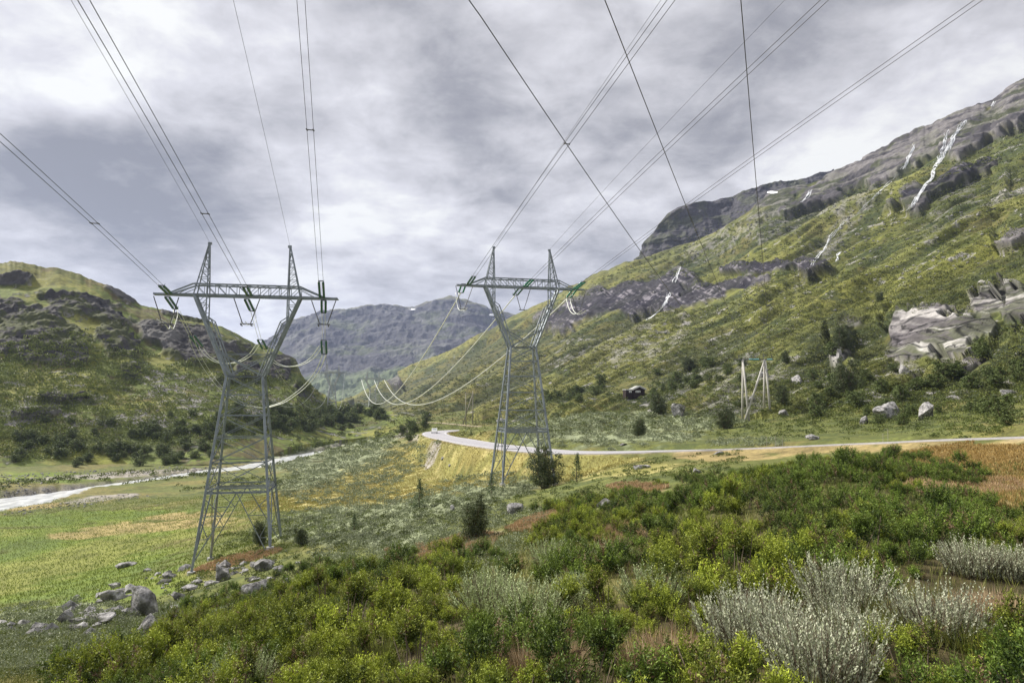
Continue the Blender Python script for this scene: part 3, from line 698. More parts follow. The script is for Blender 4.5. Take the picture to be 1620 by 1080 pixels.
    for s in (-1, 1):
        m = MB(); ap = Vector((s * 3.62, 0, 29.3))
        for sy in (-1, 1):
            bi, bo = Vector((s * 3.6, sy * .6, HW)), Vector((s * 4.75, sy * .6, HW))
            m.angle(bi, ap + Vector((0, sy * .06, 0)), W2 * 1.2); m.angle(bo, ap + Vector((s * .08, sy * .06, 0)), W2 * 1.2)
            lattice(m, Vector((s * 3.6, sy * .55, top)), ap, Vector((s * 4.62, sy * .55, top)), ap, 6, W3 * .9, 'n')
        lattice(m, Vector((s * 3.6, -.55, top)), ap, Vector((s * 3.6, .55, top)), ap, 6, W3 * .9, 'z')
        m.box(ap + Vector((0, 0, .05)), (.34, .2, .22)); m.build('peak', steel, root)
    return root

def istring(parent, a, b, mat, twin=.38, off=Vector((1, 0, 0)), rdisc=.125, n=None, taper=True):
    """double string of cap-and-pin glass discs from a to b, in the parent's space"""
    a = Vector(a); b = Vector(b); d = (b - a); L = d.length; d.normalize()
    off = (off - d * off.dot(d)).normalized()
    grp = None
    m = MB(); f = MB()
    n = n or int(L / .17)
    for s in (-1, 1):
        p0 = a + off * s * twin / 2; p1 = b + off * s * twin / 2
        pts, rs = [], []
        for i in range(n):
            for q, r in ((.0, .05), (.25, rdisc), (.55, rdisc * .9), (.62, .05)):
                t = (i + q) / n; pts.append(p0.lerp(p1, .06 + .88 * t)); rs.append(r)
        m.tube(pts, rs, 8)
        f.tube([p0, p0.lerp(p1, .07)], .035, 5); f.tube([p1.lerp(p0, .07), p1], .035, 5)
    for p in (a, b): f.angle(p - off * twin * .62, p + off * twin * .62, .09)
    f.tube([a, b], .012, 4)
    # arcing horn
    f.tube([b - off * twin * .62, b - off * twin * .75 - d * .25 + Vector((0, 0, .22))], .02, 5)
    f.tube([b + off * twin * .62, b + off * twin * .75 - d * .25 + Vector((0, 0, .22))], .02, 5)
    o = m.build('insulator_string', mat, parent, smooth=True)
    f.build('yoke', M['fitting'], o)
    return o

def cable(parent, pts, r, mat, name='jumper_cable', twin=.4, off=Vector((1, 0, 0)), seg=5):
    P_ = smooth_path([tuple(p) for p in pts], .35)
    m = MB()
    for s in ((-1, 1) if twin else (0,)):
        m.tube([Vector(p) + off * (s * twin / 2 if twin else 0) for p in P_], r, seg)
    return m.build(name, mat, parent, smooth=True)

def local(root, p):
    return root.matrix_basis.inverted() @ Vector(p)
def atv(px, py, D): return Vector(tuple(float(v) for v in at(px, py, D)))

def span(parent_label, start, k, pxt, name, label, group, twin, r, mat, attach_len=0, spacerY=None, dirk=None, c=.0004, end=-70):
    """conductor that leaves `start` towards the camera with lateral slope k, seen leaving the picture's top edge at column pxt"""
    sx, sy, sz = start
    ax, _, az = [float(v) for v in at(pxt, 0, 1.0)]
    Yc = (sx + k * sy) / (ax + k); mm = (az * Yc - sz) / (sy - Yc)
    def pt(Y): return Vector((sx + k * (sy - Y), Y, sz + mm * (sy - Y) + c * (sy - Y) * (Yc - Y) * -1 * (1 if Y > Yc else 0) + 0))
    Ys = np.linspace(sy - attach_len, end, 60)
    off = Vector((1, k, 0)).normalized()
    root = empty(name, pt(Ys[0]), label, 'power line', group)
    for s in ((-1, 1) if twin else (0,)):
        m = MB(); m.tube([pt(Y) - pt(Ys[0]) + off * s * twin / 2 for Y in Ys], r, 6); m.build('conductor', mat, root, smooth=True)
    if twin and spacerY:
        for Y in spacerY:
            m = MB(); p = pt(Y) - pt(Ys[0]); m.tube([p - off * twin * .6, p + off * twin * .6], .035, 6)
            m.tube([p - off * twin * .5 + Vector((0, .12, 0)), p - off * twin * .5 - Vector((0, .12, 0))], .05, 6); m.tube([p + off * twin * .5 + Vector((0, .12, 0)), p + off * twin * .5 - Vector((0, .12, 0))], .05, 6)
            m.build('spacer', M['fitting'], root)
    return root, pt, mm

# ---- left pylon
LZ = -14.5
pl = make_pylon('lattice_pylon', (-25.0, 64.2, LZ), math.radians(11), 'tall silver lattice pylon standing on the meadow slope beside the grey boulders', M['steel'])
pr = make_pylon('lattice_pylon', (1.25, 85.3, -10.1), math.radians(13), 'silver lattice pylon with bright teal insulators standing just below the road', M['steel'])
for root in (pl, pr):       # bring each leg down on to the ground
    bpy.context.view_layer.update()
    for ch in list(root.children):
        if ch.name.startswith('footing') or ch.name.startswith('leg') and not ch.name.startswith('leg_b'):
            me = ch.data; vs = [root.matrix_world @ v.co for v in me.vertices]; lo = min(vs, key=lambda v: v.z)
            cx = sum(v.x for v in vs if v.z < lo.z + 1) / sum(1 for v in vs if v.z < lo.z + 1); cy = sum(v.y for v in vs if v.z < lo.z + 1) / sum(1 for v in vs if v.z < lo.z + 1)
            g = drop(cx, cy)
            if ch.name.startswith('leg'):
                a = np.array([v.co[:] for v in me.vertices]); low = a[:, 2] < 5
                hi = a[~low].mean(0); l0 = a[low].mean(0); dz = (g - .3) - (l0[2] + root.location.z)
                for v in me.vertices:
                    if v.co.z < 5: v.co += Vector((hi - l0)) * (dz / (hi - l0)[2])
                ch['foot'] = 0
            else:
                a = np.array([v.co[:] for v in me.vertices]); dz = g - root.location.z + .25 - a[:, 2].max()
                sl = np.array([3.25 - 1.6, 3.5 - .75]) / WAIST
                s_ = np.sign(a.mean(0)[:2])
                for v in me.vertices:
                    v.co.x += -s_[0] * sl[0] * dz; v.co.y += -s_[1] * sl[1] * dz; v.co.z += dz
            if 'foot' in ch: del ch['foot']

def dress(root, k, far, phases, mat, jump_mats):
    pass

KL = .231; KR = .285
bpy.context.view_layer.update()
def W2L(root, p): return root.matrix_world.inverted() @ Vector(p)
def arm(root, u, v=0, dz=0): return root.matrix_world @ Vector((u, v, HW + dz))
xd = Vector((1, .2, 0)).normalized()

# left line: three phases towards the camera
LU = [(-6.9, 90, None), (0.15, 132, None), (6.75, 476, None)]
lab = ['twin conductors running up and out of the photo at the far left edge', 'twin conductors of the left pylon rising past the bright cloud gap', 'steepest twin conductors rising from the arm end of the left pylon']
for i, u in enumerate((-6.9, .15, 6.75)):
    A0 = arm(pl, u, -.2)
    # target columns at the top edge
    if i == 0:
        # leaves the picture on its left side at y = 222
        pxt = None
    pxt = [None, 132, 476][i]
    if pxt is None:
        # choose slope so the line passes (0, 222)
        ax, _, az = [float(v) for v in at(0, 222, 1.0)]
        k = KL; Yc = (A0.x + k * A0.y) / (ax + k); mm = (az * Yc - A0.z) / (A0.y - Yc)
        tx, _, tz = [float(v) for v in at(0, 0, 1.0)]
        # equivalent column at the top edge of the same straight line
        Yt = (A0.z + mm * A0.y) / (tz + mm); X = A0.x + k * (A0.y - Yt); pxt = 810 + X / Yt * (CP - .5 * SP) * FPX
    root, pt, mm = span('', tuple(A0), KL, pxt, 'power_line', lab[i], 'power lines of the left pylon', .42, .017, M['wire'], 3.0, (44.0, 20.0))
    istring(pl, W2L(pl, A0), W2L(pl, pt(A0.y - 3.0)), M['glass'])
for s, pxt, lb in ((-1, 112, 'thin earth wire from the left peak of the left pylon'), (1, 369, 'thin earth wire rising from the right peak of the left pylon')):
    ap = pl.matrix_world @ Vector((s * 3.62, 0, 29.4))
    span('', tuple(ap), KL, pxt, 'earth_wire', lb, 'earth wires', 0, .011, M['wire'])
# right line
lab = ['twin conductors rising from the left arm of the teal pylon', 'twin conductors rising from the middle of the teal pylon', 'lowest twin conductors passing over the cliff to the teal pylon arm']
for i, (u, pxt) in enumerate(((-6.9, 1062), (.3, 1305), (6.9, 1549))):
    A0 = arm(pr, u, -.2)
    root, pt, mm = span('', tuple(A0), KR, pxt, 'power_line', lab[i], 'power lines of the right pylon', .42, .019, M['wire'], 3.2, (50.0 if i == 0 else 24.0, 12.0))
    istring(pr, W2L(pr, A0), W2L(pr, pt(A0.y - 3.2)), M['glass'] if i == 0 else M['teal'])
for s, pxt, lb in ((-1, 1046, 'thin earth wire from the left peak of the teal pylon'), (1, 1242, 'thin earth wire from the right peak of the teal pylon')):
    ap = pr.matrix_world @ Vector((s * 3.62, 0, 29.4))
    span('', tuple(ap), KR, pxt, 'earth_wire', lb, 'earth wires', 0, .012, M['wire'])

# lower strings, hanging brackets and jumpers of the left pylon
def strings_left():
    R = pl
    D1, D2 = 67.0, 78.0
    inv = lambda px, py, D: W2L(R, atv(px, py, D))
    # far-side strings directly under the arm
    for (a, b, u) in (((264, 469), (278, 489), -6.7), ((390, 473), (399, 492), .3), ((512, 475), (512, 495), 6.75)):
        istring(R, inv(a[0], a[1], 65.5), inv(b[0], b[1], 68.2), M['glass'], off=Vector((1, 0, 0)))
    # V brackets with their horizontal foot
    for (l, r_, f) in (((243, 468), (283, 470), (263, 512)), ((370, 471), (411, 473), (390, 512)), ((493, 475), (532, 474), (512, 513))):
        m = MB(); A_, B_, F_ = inv(*l, 64.5), inv(*r_, 64.5), inv(*f, 64.5)
        m.angle(A_, F_ + Vector((-.35, 0, 0)), .09); m.angle(B_, F_ + Vector((.35, 0, 0)), .09)
        m.angle(F_ + Vector((-.6, 0, 0)), F_ + Vector((.6, 0, 0)), .1)
        m.tube([F_ + Vector((-.45, -.3, -.15)), F_ + Vector((-.45, .3, -.15))], .07, 6); m.tube([F_ + Vector((.45, -.3, -.15)), F_ + Vector((.45, .3, -.15))], .07, 6)
        m.build('jumper_bracket', M['fitting'], R)
    # bright jumper loops
    cable(R, [inv(278, 490, 68), inv(277, 502, 67), inv(271, 520, 66), inv(268, 517, 65.3), inv(262, 511, 64.6), inv(252, 505, 64)], .035, M['alu'])
    cable(R, [inv(400, 493, 68), inv(402, 502, 68), inv(398, 513, 66), inv(390, 514, 64.8), inv(384, 508, 63)], .025, M['alu'])
    # links to the second set of strings
    for a, b in (((399, 493), (411, 536)), ((512, 496), (512, 536)), ((282, 492), (301, 530))):
        cable(R, [inv(*a, 68.2), inv(*b, 76)], .022, M['alu'], 'link_cable', .3)
    for a, b in (((303, 530), (318, 549)), ((411, 537), (419, 552)), ((512, 538), (513, 560))):
        istring(R, inv(*a, 76), inv(*b, 78.5), M['glass'], twin=.5)
    cable(R, [inv(318, 549, 78.5), inv(328, 563, 78.6), inv(345, 573, 79), inv(362, 575, 79), inv(380, 571, 79), inv(397, 560, 78.5), inv(408, 545, 77)], .045, M['alu'])
    cable(R, [inv(419, 552, 78.5), inv(428, 567, 79), inv(440, 576, 79.5), inv(456, 580, 79.5), inv(475, 577, 79.2), inv(494, 566, 79), inv(508, 547, 78)], .045, M['alu'])
    cable(R, [inv(513, 561, 78.5), inv(507, 577, 79.5), inv(497, 594, 80), inv(482, 611, 80.5), inv(465, 625, 81), inv(446, 637, 81.5), inv(420, 645, 82)], .05, M['alu'])
    cable(R, [inv(302, 531, 76), inv(309, 552, 78), inv(320, 573, 79.5), inv(333, 593, 80.5), inv(350, 614, 81), inv(375, 634, 82), inv(400, 643, 82), inv(420, 645, 82)], .022, M['alu'], twin=.5)
strings_left()
def strings_right():
    R = pr
    inv = lambda px, py, D: W2L(R, atv(px, py, D))
    ends = []
    for (a, b, mt) in (((734, 449), (729, 463), M['teal']), ((825, 455), (815, 467), M['glass']), ((911, 456), (899, 471), M['teal'])):
        istring(R, inv(*a, 86.5), inv(*b, 89.5), mt, off=Vector((1, 0, 0)), twin=.55)
        ends.append(atv(*b, 89.5))
    for (l, r_, f) in (((721, 452), (748, 453), (732, 489)), ((814, 456), (839, 457), (826, 490)), ((902, 458), (927, 458), (915, 492))):
        m = MB(); A_, B_, F_ = inv(*l, 85.6), inv(*r_, 85.6), inv(*f, 85.6)
        m.tube([A_, A_.lerp(F_, .6) + Vector((-.1, 0, 0)), F_ + Vector((-.2, 0, 0))], .045, 5); m.tube([B_, B_.lerp(F_, .6) + Vector((.15, 0, 0)), F_ + Vector((.2, 0, 0))], .045, 5)
        m.angle(F_ + Vector((-.4, 0, 0)), F_ + Vector((.4, 0, 0)), .1); m.build('jumper_bracket', M['fitting'], R)
    cable(R, [inv(899, 472, 89.3), inv(901, 482, 88.5), inv(905, 492, 87.5), inv(911, 497, 86.5), inv(918, 495, 85), inv(924, 491, 84)], .045, M['alu'], twin=.5)
    cable(R, [inv(723, 463, 89.3), inv(725, 478, 88.5), inv(728, 489, 87.5), inv(733, 491, 86.5), inv(737, 486, 85)], .035, M['alu'], twin=.4)
    return ends
re_ = strings_right()
# waterproof labels on nothing: the plant carries none

# ---- next pylons down the valley and the sagging spans to them
def fz(px, D): 
    x, y, _ = at(px, 600, D); return drop(float(x), float(y))
def far_pylon(px, pyarm, D, rz, label):
    x, y, z = at(px, pyarm, D)
    p = make_pylon('lattice_pylon', (float(x), float(y), float(z) - HW), rz, label, M['farsteel'], fine=False)
    return p
fr = far_pylon(590, 600, 450, math.radians(14), 'small distant pale pylon low on the mountain foot where the sagging cables end')
fl = far_pylon(526, 590, 425, math.radians(12), 'small distant pale pylon in the gap between left hill and far mountain')
bpy.context.view_layer.update()
for root in (fr, fl):
    for ch in root.children:
        if ch.name.startswith('leg') and not ch.name.startswith('leg_b'):
            for v in ch.data.vertices:
                if v.co.z < 5: v.co.z -= 3
def sagspan(a, b, S, r, mat, name, label, group, n=70):
    root = empty(name, a, label, 'power line', group)
    pts = []
    for t in np.linspace(0, 1, n):
        p = a.lerp(b, t); p.z -= 4 * S * t * (1 - t); pts.append(p - a)
    m = MB(); m.tube(pts, [r * (.6 + .9 * t) for t in np.linspace(0, 1, n)], 6); m.build('conductor', mat, root, smooth=True)
for e, px_, lb in zip(re_, (572, 592, 608), ('sagging pale cable ending at the left arm of the distant pylon', 'sagging pale cable in the middle of the three over the valley', 'sagging pale cable nearest the mountain slope')):
    sagspan(e, atv(px_, 601, 450), 15.2, .11, M['alu'], 'power_line', lb, 'cables sagging down the valley')
for e, px_, lb in zip(((303, 533, 77), (413, 545, 77.5), (513, 548, 78)), (507, 526, 545), ('thin far cable of the left line nearest the hill', 'thin far cable of the left line in the middle', 'thin far cable of the left line nearest the valley')):
    sagspan(atv(*e), atv(px_, 591, 425), 13.5, .035, M['farsteel'], 'power_line', lb, 'thin far cables of the left line')

# ---- timber pole structures
h = hit(1196, 662); DP = h[0].y
def timber(name, label, D, legs, bar, strings, wood, r=.16, ext=1.2):
    base = atv(legs[0][2], legs[0][3], D); root = empty(name, base, label, 'power pole')
    for (x0, y0, x1, y1, dd) in legs:
        a, b = atv(x0, y0, D), atv(x1, y1, D + dd); g = drop(b.x, b.y)
        d = (b - a); b = a + d * ((g - .4 - a.z) / d.z)
        m = MB(); m.tube([a + (a - b).normalized() * .25 - base, b - base], [r * .75, r * 1.1], 8); m.build('pole', wood, root, smooth=True)
    m = MB(); a, b = atv(*bar[0], D), atv(*bar[1], D)
    m.box(((a + b) / 2 - base), ((b - a).length, .16, .24), math.atan2((b - a).y, (b - a).x)); m.build('crossarm', M['fitting'] if strings else wood, root)
    for (x0, x1, yy) in strings:
        istring(root, atv(x0, yy, D - .4) - base, atv(x1, yy, D - .6) - base, M['blueglass'], twin=.3, off=Vector((0, 1, 0)), rdisc=.2)
    if strings:
        for xx in (1169, 1189, 1208, 1221):
            m = MB(); p = atv(xx, 567, D) - base; m.tube([p, p + Vector((0, 0, .7))], [.08, .05], 6); m.tube([p + Vector((0, 0, .5)), p + Vector((0, 0, .75))], .14, 8); m.build('post_insulator', M['fitting'], root)
    return root
wp = timber('timber_power_pole', 'bleached timber power pole frame with slanting brace on the slope above the road', DP,
       [(1175, 570, 1174.5, 664, 1.2), (1175.5, 571, 1185, 664, -1.2), (1209, 571, 1179, 664, -1.4), (1209, 570, 1209, 658, 1.2), (1211, 571, 1219, 655, -1.2)],
       ((1160, 568.5), (1224, 568.5)), ((1184, 1202, 568.5), (1213, 1223, 568.5)), M['pole'], r=.24)
h = hit(743, 671); 
timber('timber_power_pole', 'small grey twin timber power pole beside the gravel track', h[0].y, [(737, 622, 737, 671, 0), (748, 619, 748, 671, 0), (748, 622, 737.5, 655, .2), (737, 640, 748, 641, .1)][:3], ((734, 623), (752, 622)), (), M['greypole'], r=.26)
# single conductors of the timber line, passing overhead
for i, (x0, pxt, lb) in enumerate(((1165, 743, 'single dark wire crossing the sky down to the cliff foot'), (1190, 957, 'single dark wire falling to the top edge of the cliff'), (1221, 1172, 'single dark wire falling almost straight to the snow patch'))):
    s = atv(x0, 567, DP); e_Y = 18.7; ax, _, az = [float(v) for v in at(pxt, 0, 1.0)]
    e = Vector((ax * e_Y, e_Y, az * e_Y)); d = (e - s)
    root = empty('power_line', s, lb, 'power line', 'single wires of the timber pole line')
    pts = []; 
    for t in np.linspace(0, 1.5, 90):
        p = s + d * t; p.z -= 4 * (1.1 if i else 2.4) * t * (1 - t) if t < 1 else 0; pts.append(p - s)
    m = MB(); m.tube(pts, [.034 - .018 * min(t, 1) for t in np.linspace(0, 1.5, 90)], 6); m.build('conductor', M['wire'], root, smooth=True)

# ================================================================== WATERFALLS, SNOW
def waterfall(pts, w, label, seed=0, strands=2):
    strands += 2; w = w * 1.0
    P_ = smooth_path([(p[0], p[1], 0) for p in pts], 2.0); root = None; rnd = random.Random(seed)
    V = []; F = []
    L = len(P_)
    for s in range(strands):
        first = True
        ph = rnd.random() * 9
        for i, p in enumerate(P_):
            jx = (noise3(p[1] / 9 + ph, s * 3.1, seed) * 4.6 * (s > 0)) + noise3(p[1] / 6.0, ph, seed) * .8
            h = up(p[0] + float(jx), p[1])
            if not h: continue
            loc, nor, dist = h
            ww = w * dist / FPX * (.12 + .45 * abs(float(noise3(p[1] / 7.0 + ph, 1.5, seed)))) * (.6 if s else 1.0) * min(1, .3 + 3 * i / L, .3 + 3 * (L - i) / L)
            c = loc - loc.normalized() * dist * .004
            side = Vector((1, 0, .0)) * ww
            V += [tuple(c - side), tuple(c + Vector((0, -.25 * ww, .0))), tuple(c + side)]
            n = len(V)
            if not first: F += [(n - 6, n - 5, n - 2, n - 3), (n - 5, n - 4, n - 1, n - 2)]
            first = False
    o = mesh_np('waterfall', np.array(V), np.array(F), M['falls'], smooth=True)
    tag(o, label, 'waterfall', 'waterfalls')
waterfall([(1527,190),(1512,212),(1504,226),(1497,240),(1486,255),(1478,265),(1474,282),(1462,293),(1452,312),(1436,335)], 5.5, 'longest white waterfall plunging from the dark rock band in three steps', 1, 3)
waterfall([(1500,205),(1494,222),(1490,240),(1480,258)], 3.0, 'short twin waterfall beside the top of the longest one', 2, 2)
waterfall([(1446,228),(1440,243),(1434,256),(1428,268)], 3.2, 'thin waterfall on the upper rock band left of the longest one', 3, 1)
waterfall([(1420,275),(1408,290),(1390,305),(1372,322),(1352,342)], 2.2, 'faint broken stream running down the scree gully', 4, 1)
waterfall([(1342,345),(1322,366),(1312,378),(1303,395),(1293,408),(1285,420)], 3.4, 'white cascade at the lower end of the scree gully', 5, 2)
waterfall([(1331,398),(1326,404),(1322,414)], 3.0, 'tiny waterfall just right of the scree gully cascade', 6, 1)
waterfall([(1284,300),(1277,310),(1268,320)], 3.0, 'small slanting waterfall below the snow patch skyline', 7, 2)
waterfall([(1077,422),(1072,434),(1068,447)], 3.0, 'short white waterfall falling over the dark cliff band', 8, 1)
waterfall([(1060,462),(1052,478),(1045,488),(1033,500),(1022,506)], 4.2, 'broad pale cascade fanning out below the dark cliff band', 9, 3)
waterfall([(1572,160),(1568,168)], 2.6, 'very small waterfall at the skyline notch', 10, 1)
def snow(px, py, w, h_, label, seed):
    V = []; n = 26
    for k in range(n):
        t = 2 * math.pi * k / n; r = 1 + .3 * float(noise3(math.cos(t) * 1.5 + seed, math.sin(t) * 1.5))
        q = up(px + math.cos(t) * w / 2 * r, py - math.sin(t) * h_ / 2 * r)[0]; V.append(tuple(q - q.normalized() * q.length * .002))
    c = up(px, py)[0]; V.append(tuple(c - c.normalized() * c.length * .003 + Vector((0, 0, .5))))
    tag(mesh_np('snow_patch', np.array(V), np.array([(k, (k + 1) % n, n) for k in range(n)]), M['snow'], smooth=True), label, 'snow patch', 'snow patches')
snow(1221, 304, 18, 5, 'white snow patch on the skyline above the cliff', 1)
snow(779, 498, 13, 4, 'small snow patch on the far mountain behind the pylon', 2)
snow(652, 489, 10, 2.5, 'tiny snow sliver in the far mountain skyline dip', 3)

# ================================================================== CABIN, CAR, POLES
h = hit(1004, 626); kD = h[2] / FPX
def cabin():
    W = 30 * kD; root = empty('cabin', h[0] + Vector((0, -4.2, .9)), 'little dark cabin with white gable trim on the mountain foot', 'cabin', None, math.radians(8))
    wl, wr = W * .42, W * .58; H = W * .16
    m = MB(); m.box((W * .15, 2.5, H / 2 - .8), (wr, 5, H + 2.4)); 
    m.add([(W * .15 - wr / 2, 0.0, H + .4), (W * .15 + wr / 2, 0.0, H + .4), (W * .15, 0.0, H + .4 + W * .14), (W * .15 - wr / 2, 5, H + .4), (W * .15 + wr / 2, 5, H + .4), (W * .15, 5, H + .4 + W * .14)], [(0, 1, 2), (3, 5, 4), (0, 2, 5, 3), (1, 4, 5, 2)])
    m.build('wall', M['cabin_wall'], root)
    m = MB(); m.box((-W * .32, 2.7, H / 2 - .9), (wl, 4, H + 2.2)); m.build('side_wing', M['cabin_wall'], root)
    r = MB()
    for s in (-1, 1):
        a = Vector((W * .15, -.4, H + .55 + W * .14)); b = Vector((W * .15 + s * wr * .62, -.4, H + .35))
        r.add([tuple(a), tuple(b), tuple(b + Vector((0, 5.8, 0))), tuple(a + Vector((0, 5.8, 0))), tuple(a + Vector((0, 0, .22))), tuple(b + Vector((0, 0, .22))), tuple(b + Vector((0, 5.8, .22))), tuple(a + Vector((0, 5.8, .22)))],
              [(0, 1, 2, 3), (4, 7, 6, 5), (0, 4, 5, 1), (1, 5, 6, 2), (2, 6, 7, 3)])
    ro = r.build('roof', M['sod'], root)
    f = MB()
    for s in (-1, 1):
        a = Vector((W * .15, -.45, H + .62 + W * .14)); b = Vector((W * .15 + s * wr * .64, -.45, H + .40))
        f.angle(a, b, .6)
    f.box((-W * .32, .6, H + .3), (wl * 1.1, .14, .45)); f.build('fascia', M['white'], ro)
    m = MB(); m.box((-W * .32, 2.7, H + .35), (wl * 1.08, 4.4, .3)); m.build('wing_roof', M['sod'], root)
    for x in (W * .02, W * .14, -W * .3):
        w = MB(); w.box((x, -.03 if x > 0 or x > -W * .1 else .67, H * .62), (W * .07, .05, H * .5)); wo = w.build('window', M['window'], root)
        fr_ = MB()
        for dx in (-1, 1): fr_.box((x + dx * W * .045, -.07 if x > -W * .1 else .63, H * .62), (.34, .06, H * .62))
        fr_.box((x, -.075 if x > -W * .1 else .625, H * .92), (W * .1, .06, .14)); fr_.build('frame', M['white'], wo)
    c = MB(); c.box((W * .3, 3, H + .4 + W * .12), (.5, .5, 1.2)); c.build('chimney', M['concrete'], root)
cabin()
def car():
    i = int(np.argmin([abs(p[0] - ROAD[15][0]) + abs(p[1] - ROAD[15][1]) for p in rp])); i = i + 8
    p = rp[i]; d = rp[i + 1] - rp[i - 1]; rz = math.atan2(d[1], d[0])
    root = empty('car', (p[0], p[1], p[2] + .02), 'small white car on the far bend of the road', 'car', None, rz)
    m = MB(); prof = [(-2.2, .35), (-2.25, .8), (-1.9, 1.0), (-1.2, 1.05), (-.6, 1.5), (1.2, 1.55), (2.0, 1.1), (2.2, .9), (2.2, .35)]
    V = [(x, -.85, z) for x, z in prof] + [(x, .85, z) for x, z in prof]; n = len(prof)
    m.add(V, [tuple(range(n)), tuple(range(2 * n - 1, n - 1, -1))] + [(k, n + k, n + (k + 1) % n, (k + 1) % n) for k in range(n)]); m.build('body', M['white'], root)
    for s in (-1, 1):
        g = MB(); g.add([(-1.0, s * .86, 1.08), (1.6, s * .86, 1.12), (1.1, s * .86, 1.46), (-.5, s * .86, 1.42)], [(0, 1, 2, 3) if s < 0 else (3, 2, 1, 0)]); g.build('side_window', M['window'], root)
        for x in (-1.4, 1.4):
            w = MB(); w.tube([(x, s * .7, .33), (x, s * .9, .33)], .33, 14); wo = w.build('wheel', M['tyre'], root)
            rr_ = MB(); rr_.tube([(x, s * .9, .33), (x, s * .92, .33)], .2, 12); rr_.build('rim', M['steel'], wo)
    g = MB(); g.add([(-1.24, -.7, 1.08), (-1.24, .7, 1.08), (-.66, .65, 1.49), (-.66, -.65, 1.49)], [(0, 3, 2, 1)]); g.build('windscreen', M['window'], root)
car()
for px_, py_, hh, lb in ((1213, 707, 1.5, 'thin roadside marker stick, first one right of the timber pole'), (1227, 706, 1.5, 'thin roadside marker stick next to the first'), (1238, 706, 1.4, 'thin roadside marker stick, third from the timber pole'), (1397, 699, 1.0, 'short dark marker stick above the juniper crest'), (1405, 699, 1.4, 'taller dark marker stick above the juniper crest')):
    q = hit(px_, py_ + 2)[0]; m = MB(); m.tube([q - Vector((0, 0, .3)), q + Vector((.03, 0, hh))], [.035, .025], 6)
    tag(m.build('marker_stick', M['greypole']), lb, 'marker post', 'roadside marker sticks')

# ================================================================== VEGETATION
def quads(cen, ax, wid, L, Wd, cols):
    """leaf blades: centre line start cen, direction ax, width direction wid (n,3), lengths and widths (n,) -> V, F, C (kite shaped)"""
    n = len(cen)
    V = np.empty((n, 4, 3)); V[:, 0] = cen; V[:, 1] = cen + ax * (L * .5)[:, None] + wid * (Wd / 2)[:, None]
    V[:, 2] = cen + ax * L[:, None]; V[:, 3] = cen + ax * (L * .5)[:, None] - wid * (Wd / 2)[:, None]
    F = np.arange(n * 4).reshape(n, 4)
    return V.reshape(-1, 3), F, np.repeat(cols, 4, 0)
def unit(v): return v / (np.linalg.norm(v, axis=-1, keepdims=True) + 1e-9)
def rnddir(n, rng, upb=0.0):
    v = rng.normal(size=(n, 3)); v[:, 2] += upb; return unit(v)
def perp(a, rng):
    v = np.cross(a, rng.normal(size=a.shape)); return unit(v)

